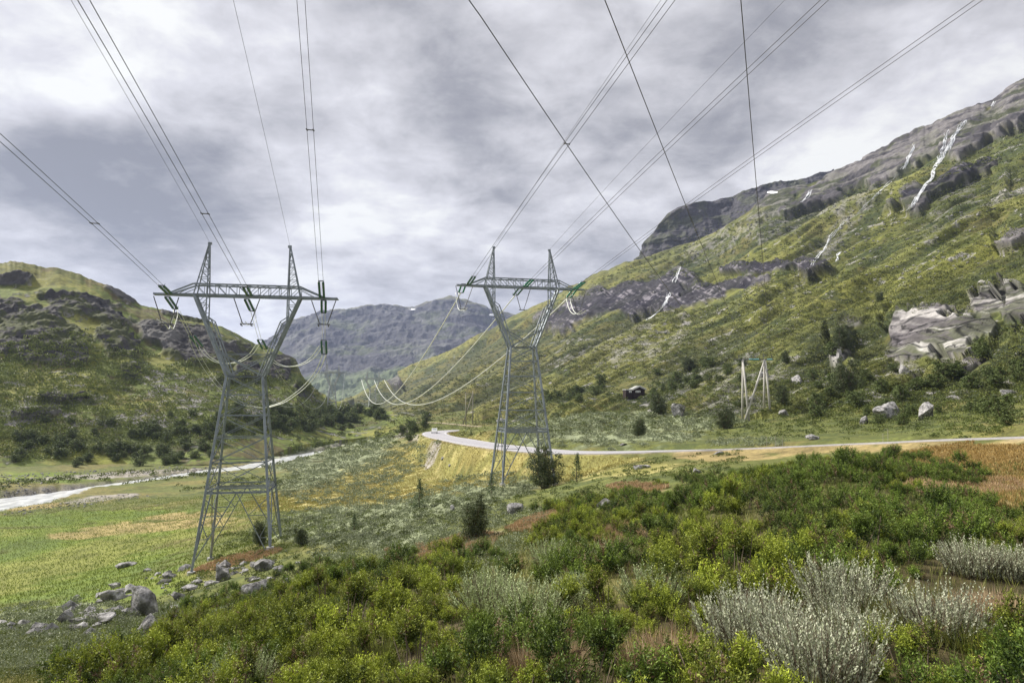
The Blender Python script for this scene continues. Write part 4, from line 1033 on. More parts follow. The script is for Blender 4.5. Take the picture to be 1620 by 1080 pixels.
def bush_proto(kind, seed, name, label, cat='bush'):
    rng = np.random.default_rng(seed); rnd = random.Random(seed)
    root = empty(name, (0, 0, 0), label, cat)
    Vs, Fs, Cs, n = [], [], [], 0
    stems = MB()
    if kind == 'juniper':
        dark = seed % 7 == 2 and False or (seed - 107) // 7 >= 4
        nl = 8                                   # lobes, then sprays on each lobe
        la = rng.random(nl) * 2 * np.pi; lr = np.sqrt((np.arange(nl) + .3) / nl) * .78; la = np.arange(nl) * 2.4 + rng.random(nl) * .9
        lobe = np.c_[np.cos(la) * lr, np.sin(la) * lr, .05 + .42 * rng.random(nl) * (1.15 - lr)]; lrad = .17 + .14 * rng.random(nl)
        ns = 330
        li = rng.integers(0, nl, ns)
        sd = rng.normal(size=(ns, 3)); sd[:, 2] = np.abs(sd[:, 2]) * 1.1 + .1; sd = unit(sd)
        dep = rng.random(ns) ** 2 * .5
        tip = lobe[li] + sd * (lrad[li] * (1.05 - dep))[:, None] + np.array((0, 0, .06))
        dr = unit(sd * .8 + np.array((0, 0, .55)) + rng.normal(size=(ns, 3)) * .25)
        Ls = .15 + .13 * rng.random(ns)
        k = 46
        t = (np.arange(k) / k)[None, :, None]
        c0 = (tip[:, None] - dr[:, None] * Ls[:, None, None] * (1 - t)) + rng.normal(size=(ns, k, 3)) * .012
        d2 = unit(dr[:, None] * .7 + rng.normal(size=(ns, k, 3)) * .55)
        L = (.026 + .018 * rng.random((ns, k))) * (1.15 - .5 * t[..., 0]); Wd = L * .36
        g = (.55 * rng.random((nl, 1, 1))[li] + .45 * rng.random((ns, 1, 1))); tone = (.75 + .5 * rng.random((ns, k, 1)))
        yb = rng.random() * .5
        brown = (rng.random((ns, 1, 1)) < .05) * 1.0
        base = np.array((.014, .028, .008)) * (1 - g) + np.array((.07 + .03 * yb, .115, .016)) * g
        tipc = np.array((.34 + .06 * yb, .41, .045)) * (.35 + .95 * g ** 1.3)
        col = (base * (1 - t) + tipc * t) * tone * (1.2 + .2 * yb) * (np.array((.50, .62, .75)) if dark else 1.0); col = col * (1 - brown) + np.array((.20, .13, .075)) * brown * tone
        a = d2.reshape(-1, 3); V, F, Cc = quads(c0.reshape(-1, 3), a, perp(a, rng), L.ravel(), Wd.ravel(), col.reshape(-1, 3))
        for i in range(14):
            b = Vector((rnd.uniform(-.15, .15), rnd.uniform(-.15, .15), -.1)); e = Vector(tip[rnd.randrange(ns)]) * .9
            stems.tube([b, b.lerp(e, .5) + Vector((0, 0, -.08)), e], [.012, .008, .004], 5)
    elif kind in ('downy', 'greywillow'):
        ns = 210 if kind == 'downy' else 160
        R_, H_ = .62, (.62 if kind == 'downy' else .68)
        th = rng.random(ns) * 2 * np.pi; rr = np.sqrt(rng.random(ns)) * R_ * .6
        base = np.c_[np.cos(th) * rr * 1.1, np.sin(th) * rr * 1.1, np.zeros(ns)]
        lean = (.35 + .5 * rng.random(ns)) if kind == 'downy' else (.5 + .7 * rng.random(ns))
        dr = unit(np.c_[np.cos(th) * lean * rr / R_ * 1.6, np.sin(th) * lean * rr / R_ * 1.6, np.ones(ns)] + rng.normal(size=(ns, 3)) * .30)
        Ls = H_ * (.45 + .5 * rng.random(ns))
        k = 34; t = (.10 + .90 * np.arange(k) / k)[None, :, None]
        bend = (np.array((0, 0, .14)) + rng.normal(size=(ns, 1, 3)) * .07) * (t ** 2)
        c0 = base[:, None] + dr[:, None] * Ls[:, None, None] * t + bend
        phi = np.arange(k)[None] * 2.4 + rng.random((ns, 1)) * 6
        sd = np.stack([np.cos(phi), np.sin(phi), np.zeros_like(phi)], -1)
        d2 = unit(sd * .6 + dr[:, None] * 1.0 + rng.normal(size=(ns, k, 3)) * .18)
        if kind == 'downy':
            L = .046 * (1.15 - .5 * t[..., 0]) * (.8 + .4 * rng.random((ns, k))); Wd = L * .56
            colA, colB = np.array((.28, .32, .18)), np.array((.62, .63, .47))
        else:
            L = .050 * (1.15 - .4 * t[..., 0]) * (.8 + .4 * rng.random((ns, k))); Wd = L * .45
            colA, colB = np.array((.24, .31, .11)), np.array((.56, .63, .34))
        q = rng.random((ns, k, 1)); col = (colA * (1 - q) + colB * q) * (.8 + .3 * rng.random((ns, 1, 1)))
        a = d2.reshape(-1, 3); V, F, Cc = quads(c0.reshape(-1, 3), a, perp(a, rng), L.ravel(), Wd.ravel(), col.reshape(-1, 3))
        for i in range(ns):
            b = Vector(base[i]); e = b + Vector(dr[i]) * float(Ls[i]) + Vector((0, 0, .1)); stems.tube([b - Vector((0, 0, .1)), b.lerp(e, .5), e], [.007, .005, .002], 4)
    elif kind in ('birch', 'shrubfar', 'spruce'):
        # several stems, then leaf clumps; unit height
        nst = {'birch': 7, 'shrubfar': 4, 'spruce': 1}[kind]
        clumps = []
        for i in range(nst):
            a = rnd.uniform(0, 6.28); ln = rnd.uniform(.06, .3) if nst > 1 else .02
            pts = [Vector((math.cos(a) * .02, math.sin(a) * .02, -.05))]
            Ht = rnd.uniform(.65, 1.0) if nst > 1 else 1.0
            for j in range(1, 6):
                f = j / 5; pts.append(Vector((math.cos(a) * ln * f ** .8 + rnd.uniform(-.02, .02), math.sin(a) * ln * f ** .8 + rnd.uniform(-.02, .02), Ht * f)))
            stems.tube(pts, [.022, .018, .014, .01, .007, .003], 6)
            for j in range(60 if kind == 'birch' else (36 if kind == 'shrubfar' else 120)):
                f = rnd.uniform(.12 if kind != 'birch' else .2, 1.0); q = pts[0].lerp(pts[-1], f)
                sp = {'birch': .24, 'shrubfar': .30, 'spruce': .26}[kind] * (math.sin(math.pi * min(1, f * .85 + .12)) if kind != 'spruce' else (1.05 - f))
                b = rnd.uniform(0, 6.28); ro = sp * rnd.uniform(.15, 1) ** .6
                e = q + Vector((math.cos(b) * ro, math.sin(b) * ro, rnd.uniform(-.03, .06)))
                if j % 4 == 0: stems.tube([q, e], [.006, .002], 4)
                clumps.append((e, rnd.uniform(.025, .055), rnd.random()))
        k = {'birch': 26, 'shrubfar': 16, 'spruce': 14}[kind]
        ce = np.array([c[0][:] for c in clumps]); rad = np.array([c[1] for c in clumps]); tn = np.array([c[2] for c in clumps])
        c0 = ce[:, None] + rng.normal(size=(len(ce), k, 3)) * rad[:, None, None] * .75
        a = rnddir(len(ce) * k, rng, .4); ls = {'birch': .026, 'shrubfar': .055, 'spruce': .03}[kind]
        L = ls * (.6 + .7 * rng.random(len(a))); Wd = L * .7
        A1, A2 = {'birch': ((.05, .07, .03), (.15, .18, .07)), 'shrubfar': ((.045, .068, .020), (.20, .25, .075)), 'spruce': ((.05, .085, .035), (.12, .17, .06))}[kind]
        q = (.6 * tn[:, None, None] + .4 * rng.random((len(ce), k, 1))); col = np.array(A1) * (1 - q) + np.array(A2) * q
        V, F, Cc = quads(c0.reshape(-1, 3), a, perp(a, rng), L, Wd, col.reshape(-1, 3))
    else:                                          # rust / dry grass tuft
        ns = 260
        th = rng.random(ns) * 2 * np.pi; rr = np.sqrt(rng.random(ns)) * .22
        c0 = np.c_[np.cos(th) * rr, np.sin(th) * rr, np.full(ns, -.05)]
        a = unit(np.c_[np.cos(th) * rr * 2.2, np.sin(th) * rr * 2.2, np.ones(ns)] + rng.normal(size=(ns, 3)) * .18)
        L = .25 + .3 * rng.random(ns); Wd = np.full(ns, .012)
        q = rng.random((ns, 1)); A1, A2 = ((.26, .18, .10), (.58, .45, .28)) if kind == 'drytuft' else ((.10, .14, .03), (.30, .30, .09))
        V, F, Cc = quads(c0, a, perp(a, rng), L, Wd, np.array(A1) * (1 - q) + np.array(A2) * q)
        mesh_np('blades', V, F, M['leaf'], root, Cc); return root
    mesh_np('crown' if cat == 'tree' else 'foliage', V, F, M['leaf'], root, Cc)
    stems.build('trunk' if cat == 'tree' else 'stem', M['bark'], root)
    return root

PROTO = {}
USED = set()
def put(kind, variant, loc, s, label, group, cat='bush', name=None, sz=None, rz=None, tilt=0):
    key = (kind, variant, cat)
    nm = name or {'juniper': 'juniper_bush', 'downy': 'willow_bush', 'greywillow': 'willow_bush', 'birch': 'birch_tree', 'shrubfar': 'birch_shrub', 'spruce': 'spruce_sapling', 'drytuft': 'grass_tuft', 'greentuft': 'grass_tuft'}[kind]
    if key not in PROTO:
        PROTO[key] = bush_proto(kind, 100 + variant * 7 + len(kind), nm, label, cat); o = PROTO[key]
    else:
        o = copy_tree(PROTO[key]); 
    o.location = loc; o.scale = (s, s, s * (sz or 1)); o.rotation_euler = (random.uniform(-tilt, tilt), random.uniform(-tilt, tilt), rz if rz is not None else random.uniform(0, 6.28))
    o['label'] = label; o['category'] = cat; o['group'] = group
    return o
def gz(x, y): return float(ground_field([x], [y])[0][0])

# ---- zones of the thicket, in photograph pixels: where each kind grows
Z_DOWNY = [(1360,1030,150,60,0),(1480,1000,90,34,0),(1230,1050,70,60,0),(1330,1120,150,50,0),(1560,1040,70,26,0),(1600,900,40,14,0)]
Z_GREYW = [(880,965,100,26,4),(750,975,60,20,20),(860,900,60,16,14),(690,1000,40,14,20),(1040,955,50,10,0),(390,1085,40,12,0),(980,890,30,10,0),(800,1000,60,16,0)]
Z_BARE = [(720,868,62,15,14),(370,888,80,14,14),(262,1030,34,16,20),(860,825,50,10,14),(1010,772,42,7,0),(1560,735,90,22,0),(1600,775,60,26,0),(1240,722,60,8,0),(640,905,60,8,16)]
# near thicket: sample points in the picture, cast to the ground
def scatter_px(x0, x1, y0, y1, n, seed, test=None):
    rnd = random.Random(seed); out = []; tries = 0
    while len(out) < n and tries < n * 30:
        tries += 1
        px = rnd.uniform(x0, x1); py = y0 + (y1 - y0) * rnd.random() ** .9
        if test and not test(px, py): continue
        q = hit(px, py)
        if q is None: continue
        out.append((px, py, q[0], q[2]))
    return out
def bl(px, py, lst): return float(blobs(np.array([px]), np.array([py]), lst)[0])
# world-space Poisson scatter over the near slope
def near_points():
    rnd = random.Random(5); pts = []; grid = {}
    cand = []
    for _ in range(26000):
        D = 3.2 + 42 * rnd.random() ** 1.1; a = rnd.uniform(-.88, .88); x = a * D; cand.append((x, D))
    xs = np.array([c[0] for c in cand]); ys = np.array([c[1] for c in cand]); zs = ground_field(xs, ys)[0]; pxs, pys = pix(xs, ys, zs)
    out = []
    for x, y, z, px, py in zip(xs, ys, zs, pxs, pys):
        sp = .74 + .032 * y
        g = (int(x / 1.0), int(y / 1.0)); ok = True
        for i in range(-2, 3):
            for j in range(-2, 3):
                for (u, v) in grid.get((g[0] + i, g[1] + j), ()):
                    if (u - x) ** 2 + (v - y) ** 2 < sp * sp: ok = False; break
                if not ok: break
            if not ok: break
        if ok: grid.setdefault(g, []).append((x, y)); out.append((x, y, z, px, py))
    return out
NP = near_points()
nj = ng = nd = 0
rnd = random.Random(21)
JZ = lambda px, py: bl(px, py, J_Z)
for (x, y, z, px, py) in NP:
    if not (-60 < px < 1700 and 690 < py < 1250): continue
    if bl(px, py, Z_BARE) > .5: continue
    rdist = float(seg_dist(np.array([x]), np.array([y]), ROAD)[0][0])
    if rdist < 7: continue
    if bl(px, py, Z_DOWNY) > .48 and nd < 130 and rnd.random() < .9:
        put('downy', rnd.randrange(3), (x, y, z - .02), rnd.uniform(.65, 1.1), 'downy willow bush with upright whitish shoots in the pale patch at lower right', 'whitish downy willow bushes'); nd += 1
        x2, y2 = x + rnd.uniform(-.6, .6), y + rnd.uniform(-.6, .6)
        if rnd.random() < .7: put('downy', rnd.randrange(3), (x2, y2, gz(x2, y2) - .02), rnd.uniform(.6, 1.1), 'downy willow bush with upright whitish shoots in the pale patch at lower right', 'whitish downy willow bushes'); nd += 1
    elif bl(px, py, Z_GREYW) > .42 and ng < 90 and rnd.random() < .9:
        put('greywillow', rnd.randrange(3), (x, y, z - .02), rnd.uniform(.65, 1.15), 'grey green willow bush growing in the pale clump mid slope', 'grey green willow bushes'); ng += 1
    elif JZ(px, py) > .33 and nj < 298 and (bl(px, py, Z_DOWNY) < .42 or rnd.random() < .75):
        lab_ = 'dense green juniper bush in the thicket on the knoll below the road' if px > 1000 and py < 880 else ('yellow green juniper bush in the near thicket along the bottom of the slope' if py > 880 else 'dark green juniper bush spreading over the left side of the slope')
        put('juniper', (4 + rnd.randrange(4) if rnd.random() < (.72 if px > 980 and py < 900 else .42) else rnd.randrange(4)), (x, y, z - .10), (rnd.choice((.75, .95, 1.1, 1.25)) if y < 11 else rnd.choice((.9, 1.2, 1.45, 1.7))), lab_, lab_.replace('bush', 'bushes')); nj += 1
print('near bushes', nj, ng, nd, len(NP))

# ---- boulders
def boulder(px, py, w, h_, label, seed, flat=1.0, lean=0, mat='rock', angular=.5):
    q = hit(px, py + h_ * .45)
    if q is None: return
    loc, nor, dist = q; k = dist / FPX; a, b = w * k / 2 * 1.0, h_ * k / 2 * 1.3
    rng = np.random.default_rng(seed)
    import bmesh
    bm = bmesh.new(); bmesh.ops.create_icosphere(bm, subdivisions=4, radius=1.0)
    V = np.array([v.co[:] for v in bm.verts]); F = np.array([[v.index for v in f.verts] for f in bm.faces]); bm.free()
    pl_ = rnddir(16, rng); dd = .42 + .33 * rng.random(16)
    for n_i, d_i in zip(pl_, dd):
        s = V @ n_i; V = V - np.outer(np.maximum(s - d_i, 0) * 1.0, n_i)
    nn = fbm(V[:, 0] + seed * 3.1, V[:, 1], V[:, 2], 1.0, 5, ridged=True, gain=.5)
    V = V * (1 + .10 * nn + .05 * fbm(V[:, 0] * 1.0, V[:, 1], V[:, 2] + seed, .35, 3))[:, None]
    V = V * np.array([a, a * .85, b])
    if lean: 
        c_, s_ = math.cos(lean), math.sin(lean); V = np.c_[V[:, 0] * c_ + V[:, 2] * s_, V[:, 1], -V[:, 0] * s_ + V[:, 2] * c_]
    o = mesh_np('boulder', V, F, M[mat], smooth=False); o.location = (loc.x, loc.y + a * .4, loc.z + b * .34)
    tag(o, label, 'boulder', 'boulders')
for i, b in enumerate([
    (348,908,34,28,'dark round boulder under the left lattice pylon'), (404,932,52,48,'big pale block of rock right of the left pylon feet'), (412,893,46,24,'low speckled boulder behind the big pale block'),
    (171,943,34,22,'pale humped boulder alone at the meadow edge'), (222,955,36,44,'tall leaning slab at the meadow edge'), (228,988,34,40,'grey ribbed slab just below the tall leaning slab'),
    (97,978,20,18,'small white topped boulder at lower left'), (55,994,32,16,'flat pale boulder at the lower left edge of the slope'), (150,979,42,12,'low flat rock between white boulder and leaning slab'),
    (280,942,22,14,'small rounded rock right of the leaning slab'), (382,972,18,14,'little pale rock below the big pale block'), (264,912,26,9,'flat rock on the bright meadow edge'), (200,893,30,8,'flat stone lying out in the green meadow'),
    (472,941,46,20,'long low rock right of the big pale block'), (428,944,26,18,'broken rock touching the big pale block'), (818,801,32,22,'dark lichened boulder in front of the teal pylon'), (958,794,30,22,'pale boulder among juniper left of the knoll'),
    (1016,737,38,9,'long flat pale slab on the slope before the road'), (1411,648,44,32,'slanting smooth slab above the road'), (1470,650,32,28,'grey boulder right of the slanting slab'), (1371,664,16,14,'small pale boulder left of the slanting slab'),
    (1241,651,16,13,'dark and white boulder beside the timber power pole'), (1074,644,26,34,'tall grey boulder at the mountain foot below the cabin'), (1289,691,22,10,'low pale rock on the verge above the road'), (1432,582,20,18,'boulder fallen below the pale crag'),
    (716,803,10,13,'small pale stone left of the lichened boulder'), (1103,745,16,8,'white stone at the left end of the juniper knoll'), (792,664,24,10,'dark flat boulder behind the teal pylon legs'), (676,655,15,10,'far dark boulder above the gravel track'),
    (1210,590,16,14,'pale boulder up the slope behind the timber pole'), (1190,630,14,12,'grey boulder between the timber poles'), (1262,600,18,14,'boulder right of the timber pole crossarm'), (1600,620,24,12,'flat grey rock near the right edge above the road'), (1330,560,14,34,'upright pale rock pillar left of the crag'), (1140,715,22,7,'flat stone beside the road left of the knoll'),
    (700,725,9,5,'dark little rock on the yellow field'), (712,735,7,5,'second dark little rock on the yellow field'), (988,702,18,6,'pale rock on the far verge of the road')]):
    boulder(*b[:5], seed=i + 1, lean={4: -.7, 5: .4, 18: -.5, 0: 0}.get(i, 0))

# ---- single trees and saplings
def tree_px(kind, px, pyb, hpx, label, group, var, cat='tree', wide=1.0, name=None):
    q = hit(px, pyb)
    if q is None: return
    s = hpx * q[0].y / FPX / .97
    o = put(kind, var, q[0] - Vector((0, 0, .05 * s)), s * wide, label, group, cat, sz=1 / wide, name=name)
for t in [('birch', 862, 772, 66, 'dark bushy birch at the right feet of the teal pylon', 0, 1.25), ('birch', 745, 848, 62, 'grey green birch rising from the scrub left of the lichened boulder', 1, 1.2), ('spruce', 663, 806, 46, 'dark spruce sapling left of the teal pylon', 0, 1.15),
          ('spruce', 778, 784, 34, 'small spruce at the front foot of the teal pylon', 1, 1.0), ('spruce', 912, 762, 42, 'blue green spruce sapling right of the bushy birch', 2, 1.2), ('spruce', 560, 840, 26, 'small lone sapling in the grey scrub', 0, 1.2), ('birch', 412, 862, 40, 'bush behind the right leg of the left pylon', 2, 1.0),
          ('birch', 1148, 678, 38, 'dark round birch left of the timber power pole', 0, 1.3), ('birch', 1046, 656, 34, 'dark birch clump right of the cabin', 1, 1.5), ('birch', 1335, 552, 40, 'upper birch on the rocky slope left of the crag', 2, 1.3), ('birch', 1338, 622, 56, 'birch below the rock pillar', 0, 1.2), ('birch', 1238, 640, 34, 'light birch right of the timber power pole', 1, 1.1), ('birch', 1010, 690, 30, 'birch on the verge behind the road', 2, 1.4),
          ('birch', 1245, 575, 20, 'little birch above the timber pole', 1, 1.3), ('birch', 1090, 585, 22, 'low birch patch on the green terraces', 0, 1.8), ('spruce', 745, 690, 10, 'tiny bush inside the road bend', 1, 1.4), ('birch', 478, 862, 26, 'grey bush between the two pylons', 1, 1.3), ('birch', 1390, 478, 16, 'small bush on the ridge left of the upper crag', 1, 1.4)]:
    tree_px(t[0], t[1], t[2], t[3], t[4], 'single trees on the slope', t[5], 'tree', t[6], name='birch_tree' if t[0] == 'birch' else 'spruce_tree')

# ---- birch scrub on the left hill foot and on the mountain foot
rnd = random.Random(77); cnt = 0
AREAS = [((20, 440), (655, 740), 90, 'dark birch shrub in the belt at the foot of the left hill', 10, 19), ((420, 690), (650, 700), 70, 'dark shrub on the low spur beyond the river', 10, 20),
         ((100, 470), (640, 690), 34, 'scattered shrub among the scree of the left hill', 10, 20), ((860, 1180), (575, 645), 40, 'shrub on the terraces of the mountain foot', 9, 18), ((1200, 1620), (560, 690), 46, 'bush on the slope around the pale crag', 14, 30)]
for (xa, xb), (ya, yb), n, lb, h0, h1 in AREAS:
    k = 0; tries = 0
    while k < n and tries < n * 12:
        tries += 1
        px_ = rnd.uniform(xa, xb); py_ = rnd.uniform(ya, yb)
        den = bl(px_, py_, L_SHRUB + R_SHRUB + [(150, 710, 200, 22, 0), (330, 700, 80, 26, 0), (500, 670, 80, 14, -6), (600, 672, 80, 10, -12)])
        if rnd.random() > den * 1.3 or (abs(px_ - 1003) < 26 and 600 < py_ < 645): continue
        q = hit(px_, py_)
        if q is None: continue
        if seg_dist(np.array([q[0].x]), np.array([q[0].y]), RIVER)[0][0] < 18 or seg_dist(np.array([q[0].x]), np.array([q[0].y]), ROAD)[0][0] < 8: continue
        s = rnd.uniform(h0, h1) * q[0].y / FPX; w = rnd.uniform(1.2, 1.9)
        put('shrubfar', rnd.randrange(4), q[0] - Vector((0, 0, .1)), s * w, lb, lb.replace('shrub', 'shrubs', 1).replace('bush', 'bushes', 1), 'shrub', sz=1 / w); k += 1

# ---- ground cover that nobody could count: low willow and heather hummocks, grass
def hummocks(name, regions, n, rad, leaf, c1, c2, seed, yr, xr=(-20, 1640), thr=.35, k=46, upb=.5, flat=.55, narrow=.6):
    rng = np.random.default_rng(seed); rnd = random.Random(seed)
    cen = []; dist = []
    tries = 0
    while len(cen) < n and tries < n * 14:
        m_ = 4000; pxs = rng.uniform(*xr, m_); pys = rng.uniform(*yr, m_); b = blobs(pxs, pys, regions) + .16 * noise3(pxs / 17, pys / 6, seed)
        for px_, py_ in zip(pxs[b > thr], pys[b > thr]):
            tries += 1
            if seed in (54, 56, 57) and (bl(px_, py_, R_ROCK) > .50 or (abs(px_ - 1003) < 24 and 605 < py_ < 642)): continue
            q = hit(float(px_), float(py_))
            if q is None: continue
            cen.append(q[0][:]); dist.append(q[2])
            if len(cen) >= n: break
        tries += 200
    cen = np.array(cen); dist = np.array(dist); n = len(cen)
    rd = seg_dist(cen[:, 0], cen[:, 1], ROAD)[0]; vd, vt = seg_dist(cen[:, 0], cen[:, 1], RIVER); vw = np.interp(vt, np.arange(len(RIVER)), RIVER_W)
    keep = (rd > 5) & (vd > vw + 3); cen = cen[keep]; dist = dist[keep]; n = len(cen)
    R_ = rad[0] + (rad[1] - rad[0]) * rng.random(n); R_ = R_ * np.clip(dist / 120, .5, 2.4)
    d = rnddir(n * k, rng, .45).reshape(n, k, 3); d[..., 2] = np.abs(d[..., 2])
    pos = cen[:, None] + d * (R_[:, None, None] * (.55 + .45 * rng.random((n, k, 1)) ** .5)) * np.array((1, 1, flat))
    a = unit(d * .5 + rng.normal(size=(n, k, 3)) * .6 + np.array((0, 0, upb))).reshape(-1, 3)
    sz = np.clip(leaf * dist / 100, .03, 1.2)
    L = (np.repeat(sz, k) * (.6 + .8 * rng.random(n * k)))
    q = .55 * rng.random((n, 1, 1)) + .45 * rng.random((n, k, 1)); col = (np.array(c1) * (1 - q) + np.array(c2) * q).reshape(-1, 3)
    V, F, Cc = quads(pos.reshape(-1, 3), a, perp(a, rng), L, L * narrow, col)
    o = mesh_np(name, V, F, M['leaf'], colors=Cc); tag(o, kind='stuff'); return o
hummocks('willow_scrub', R_WILLOW + [(1180, 700, 60, 6, 0), (700, 830, 80, 24, 0), (560, 870, 60, 16, 0), (800, 815, 60, 12, 0)], 4200, (.45, 1.0), .20, (.15, .18, .085), (.36, .39, .25), 51, (655, 1075)).name = 'willow_scrub'
hummocks('heather_cover', [(300,980,240,50,16),(480,915,150,34,4),(700,840,150,40,4),(880,800,110,24,4),(1040,750,120,18,10),(560,700,100,14,8),(160,760,160,9,4),(380,765,80,8,4),(980,650,160,28,4),(1300,640,200,40,4),(1550,640,120,40,10),(560,850,180,26,4),(100,1030,150,50,10)], 4200, (.4, .9), .17, (.045, .065, .018), (.20, .24, .055), 52, (600, 1079))
hummocks('hillside_scrub', [(250,640,240,60,0),(100,600,140,60,0),(380,640,120,40,0),(60,700,90,26,0),(450,640,50,40,0)], 4200, (.45, .9), .20, (.06, .085, .022), (.28, .32, .08), 53, (430, 745), thr=.42, k=18)
SL_ALL = [(1250,520,420,90,22),(1480,360,220,110,25),(900,570,300,60,22),(1150,420,300,50,22),(1500,560,240,90,8),(700,610,160,40,24),(1300,400,300,70,24)]
hummocks('slope_turf', SL_ALL, 11000, (.35, .8), .13, (.085, .112, .018), (.27, .30, .055), 56, (170, 690), xr=(560, 1640), thr=.3, k=11, flat=.4)
hummocks('slope_heather', SL_ALL, 7000, (.35, .9), .14, (.028, .036, .014), (.085, .10, .032), 57, (170, 690), xr=(560, 1640), thr=.3, k=12, flat=.4)
hummocks('mountain_scrub', [(1100,560,400,70,20),(1450,560,260,70,10),(800,620,220,34,10),(1450,600,200,50,10)], 5000, (.35, .8), .17, (.05, .065, .018), (.22, .23, .06), 54, (430, 690), xr=(620, 1640), thr=.35, k=14)

def grass(name, n, pts, Lr, w, c1, c2, seed, lean=.35):
    rng = np.random.default_rng(seed); i = rng.integers(0, len(pts), n); base = pts[i]
    th = rng.random(n) * 2 * np.pi; a = unit(np.c_[np.cos(th) * lean, np.sin(th) * lean, np.ones(n)] + rng.normal(size=(n, 3)) * .15)
    L = Lr[0] + (Lr[1] - Lr[0]) * rng.random(n); q = rng.random((n, 1))
    V, F, Cc = quads(base, a, perp(a, rng), L, np.full(n, w) * np.clip(base[:, 1] / 14, .8, 4), np.array(c1) * (1 - q) + np.array(c2) * q)
    tag(mesh_np(name, V, F, M['leaf'], colors=Cc), kind='stuff')
def field_pts(n, Dr, seed, regions=None, thr=.4, inv=False, aw=.9):
    rng = np.random.default_rng(seed); D = Dr[0] + (Dr[1] - Dr[0]) * rng.random(n) ** .8; x = rng.uniform(-aw, aw, n) * D
    z = ground_field(x, D)[0]; px_, py_ = pix(x, D, z); m = (px_ > -80) & (px_ < 1700)
    if regions is not None:
        b = blobs(px_, py_, regions) + .12 * noise3(x / 1.5, D / 1.5, seed); m &= (b > thr) ^ inv
    m &= seg_dist(x, D, ROAD)[0] > 4.6
    return np.c_[x, D, z][m]
grass('grass', 90000, field_pts(60000, (3.5, 34), 61), (.10, .32), .010, (.07, .10, .02), (.26, .26, .07), 62)
grass('dry_grass', 60000, field_pts(160000, (5, 75), 63, R_RUST), (.14, .32), .010, (.30, .19, .10), (.60, .44, .26), 64)
grass('yellow_grass', 70000, field_pts(120000, (16, 60), 65, [(1560,730,140,24,0),(1600,770,80,34,0)]), (.10, .26), .010, (.26, .18, .06), (.50, .35, .13), 66)
grass('meadow_grass', 90000, field_pts(260000, (55, 150), 67, [(80,880,260,80,5),(250,850,200,50,5)], .25), (.12, .30), .012, (.11, .16, .022), (.28, .33, .055), 68)
grass('field_grass', 90000, field_pts(400000, (80, 235), 69, R_YELLOW, .35), (.15, .38), .012, (.27, .22, .06), (.44, .38, .13), 70)
rnd = random.Random(9)
for (px_, py_, n, kd) in ((1060, 1062, 7, 'drytuft'), (830, 1068, 6, 'drytuft'), (1560, 985, 14, 'drytuft'), (1480, 990, 8, 'drytuft'), (1370, 1000, 8, 'greentuft'), (1600, 1040, 10, 'greentuft'), (560, 1055, 6, 'greentuft'), (985, 850, 8, 'drytuft'), (262, 1030, 8, 'drytuft'), (720, 868, 14, 'drytuft')):
    for i in range(n):
        q = hit(px_ + rnd.gauss(0, 34), py_ + rnd.gauss(0, 10))
        if q: put(kd, rnd.randrange(2), q[0] + Vector((0, 0, .05)), rnd.uniform(.45, .8), 'rusty dry grass tuft standing among the bushes' if kd == 'drytuft' else 'fresh green grass tuft standing among the bushes', 'dry grass tufts' if kd == 'drytuft' else 'green grass tufts', 'grass tuft')

# ---- loose stones along the river and on the screes (uncountable)
def stones(name, regions, n, size, seed, yr, xr=(-20, 1640), thr=.4, mat='rock'):
    import bmesh
    rng = np.random.default_rng(seed)
    bm = bmesh.new(); bmesh.ops.create_icosphere(bm, subdivisions=1, radius=1.0)
    V0 = np.array([v.co[:] for v in bm.verts]); F0 = np.array([[v.index for v in f.verts] for f in bm.faces]); bm.free()
    Vs, Fs, k = [], [], 0; tries = 0
    while k < n and tries < 200:
        tries += 1; pxs = rng.uniform(*xr, 2000); pys = rng.uniform(*yr, 2000); b = blobs(pxs, pys, regions) + .15 * noise3(pxs / 12, pys / 5, seed)
        for px_, py_ in zip(pxs[b > thr], pys[b > thr]):
            q = hit(float(px_), float(py_))
            if q is None: continue
            s = size * q[2] / FPX * (.4 + rng.random() ** 3 * 2.2)
            v = V0 * (1 + .25 * rng.normal(size=(len(V0), 1))) * np.array((1, .9, .6)) * s * (0.7 + .6 * rng.random(3)) + np.array(q[0][:]) + np.array((0, 0, .15 * s))
            Vs.append(v); Fs.append(F0 + k * len(V0)); k += 1
            if k >= n: break
    tag(mesh_np(name, np.vstack(Vs), np.vstack(Fs), M[mat]), kind='stuff')
stones('river_stones', [(90,752,150,5,3),(240,745,90,5,2),(100,800,80,5,8),(180,788,50,4,4),(10,765,60,8,3),(20,782,60,6,5),(330,752,60,4,0)], 1500, .75, 71, (738, 820), xr=(-20, 420))
stones('slope_stones', [(300,930,170,34,12),(430,910,60,24,0),(120,985,110,20,6),(250,965,60,26,10)], 220, 5.0, 73, (860, 1020), xr=(-20, 520), thr=.4)
stones('scree_stones', R_SCREE + L_SCREE + [(1200,600,140,50,0),(980,560,120,30,10),(1300,450,300,60,22),(1500,380,160,60,24)], 1900, 1.0, 72, (330, 700), thr=.45)

# ================================================================== HAZE
def haze():
    m = bpy.data.materials.new('haze_air'); t, N, L = nt(m)
    out = N('ShaderNodeOutputMaterial'); v = N('ShaderNodeVolumePrincipled')
    v.inputs['Color'].default_value = (.56, .67, 1.0, 1); v.inputs['Density'].default_value = HAZE_D; v.inputs['Anisotropy'].default_value = .2
    L(v.outputs[0], out.inputs['Volume'])
    b = MB(); b.box((0, 1500, 300), (9000, 9000, 760)); o = b.build('haze', m); tag(o, kind='stuff')
HAZE_D = .00009
haze()

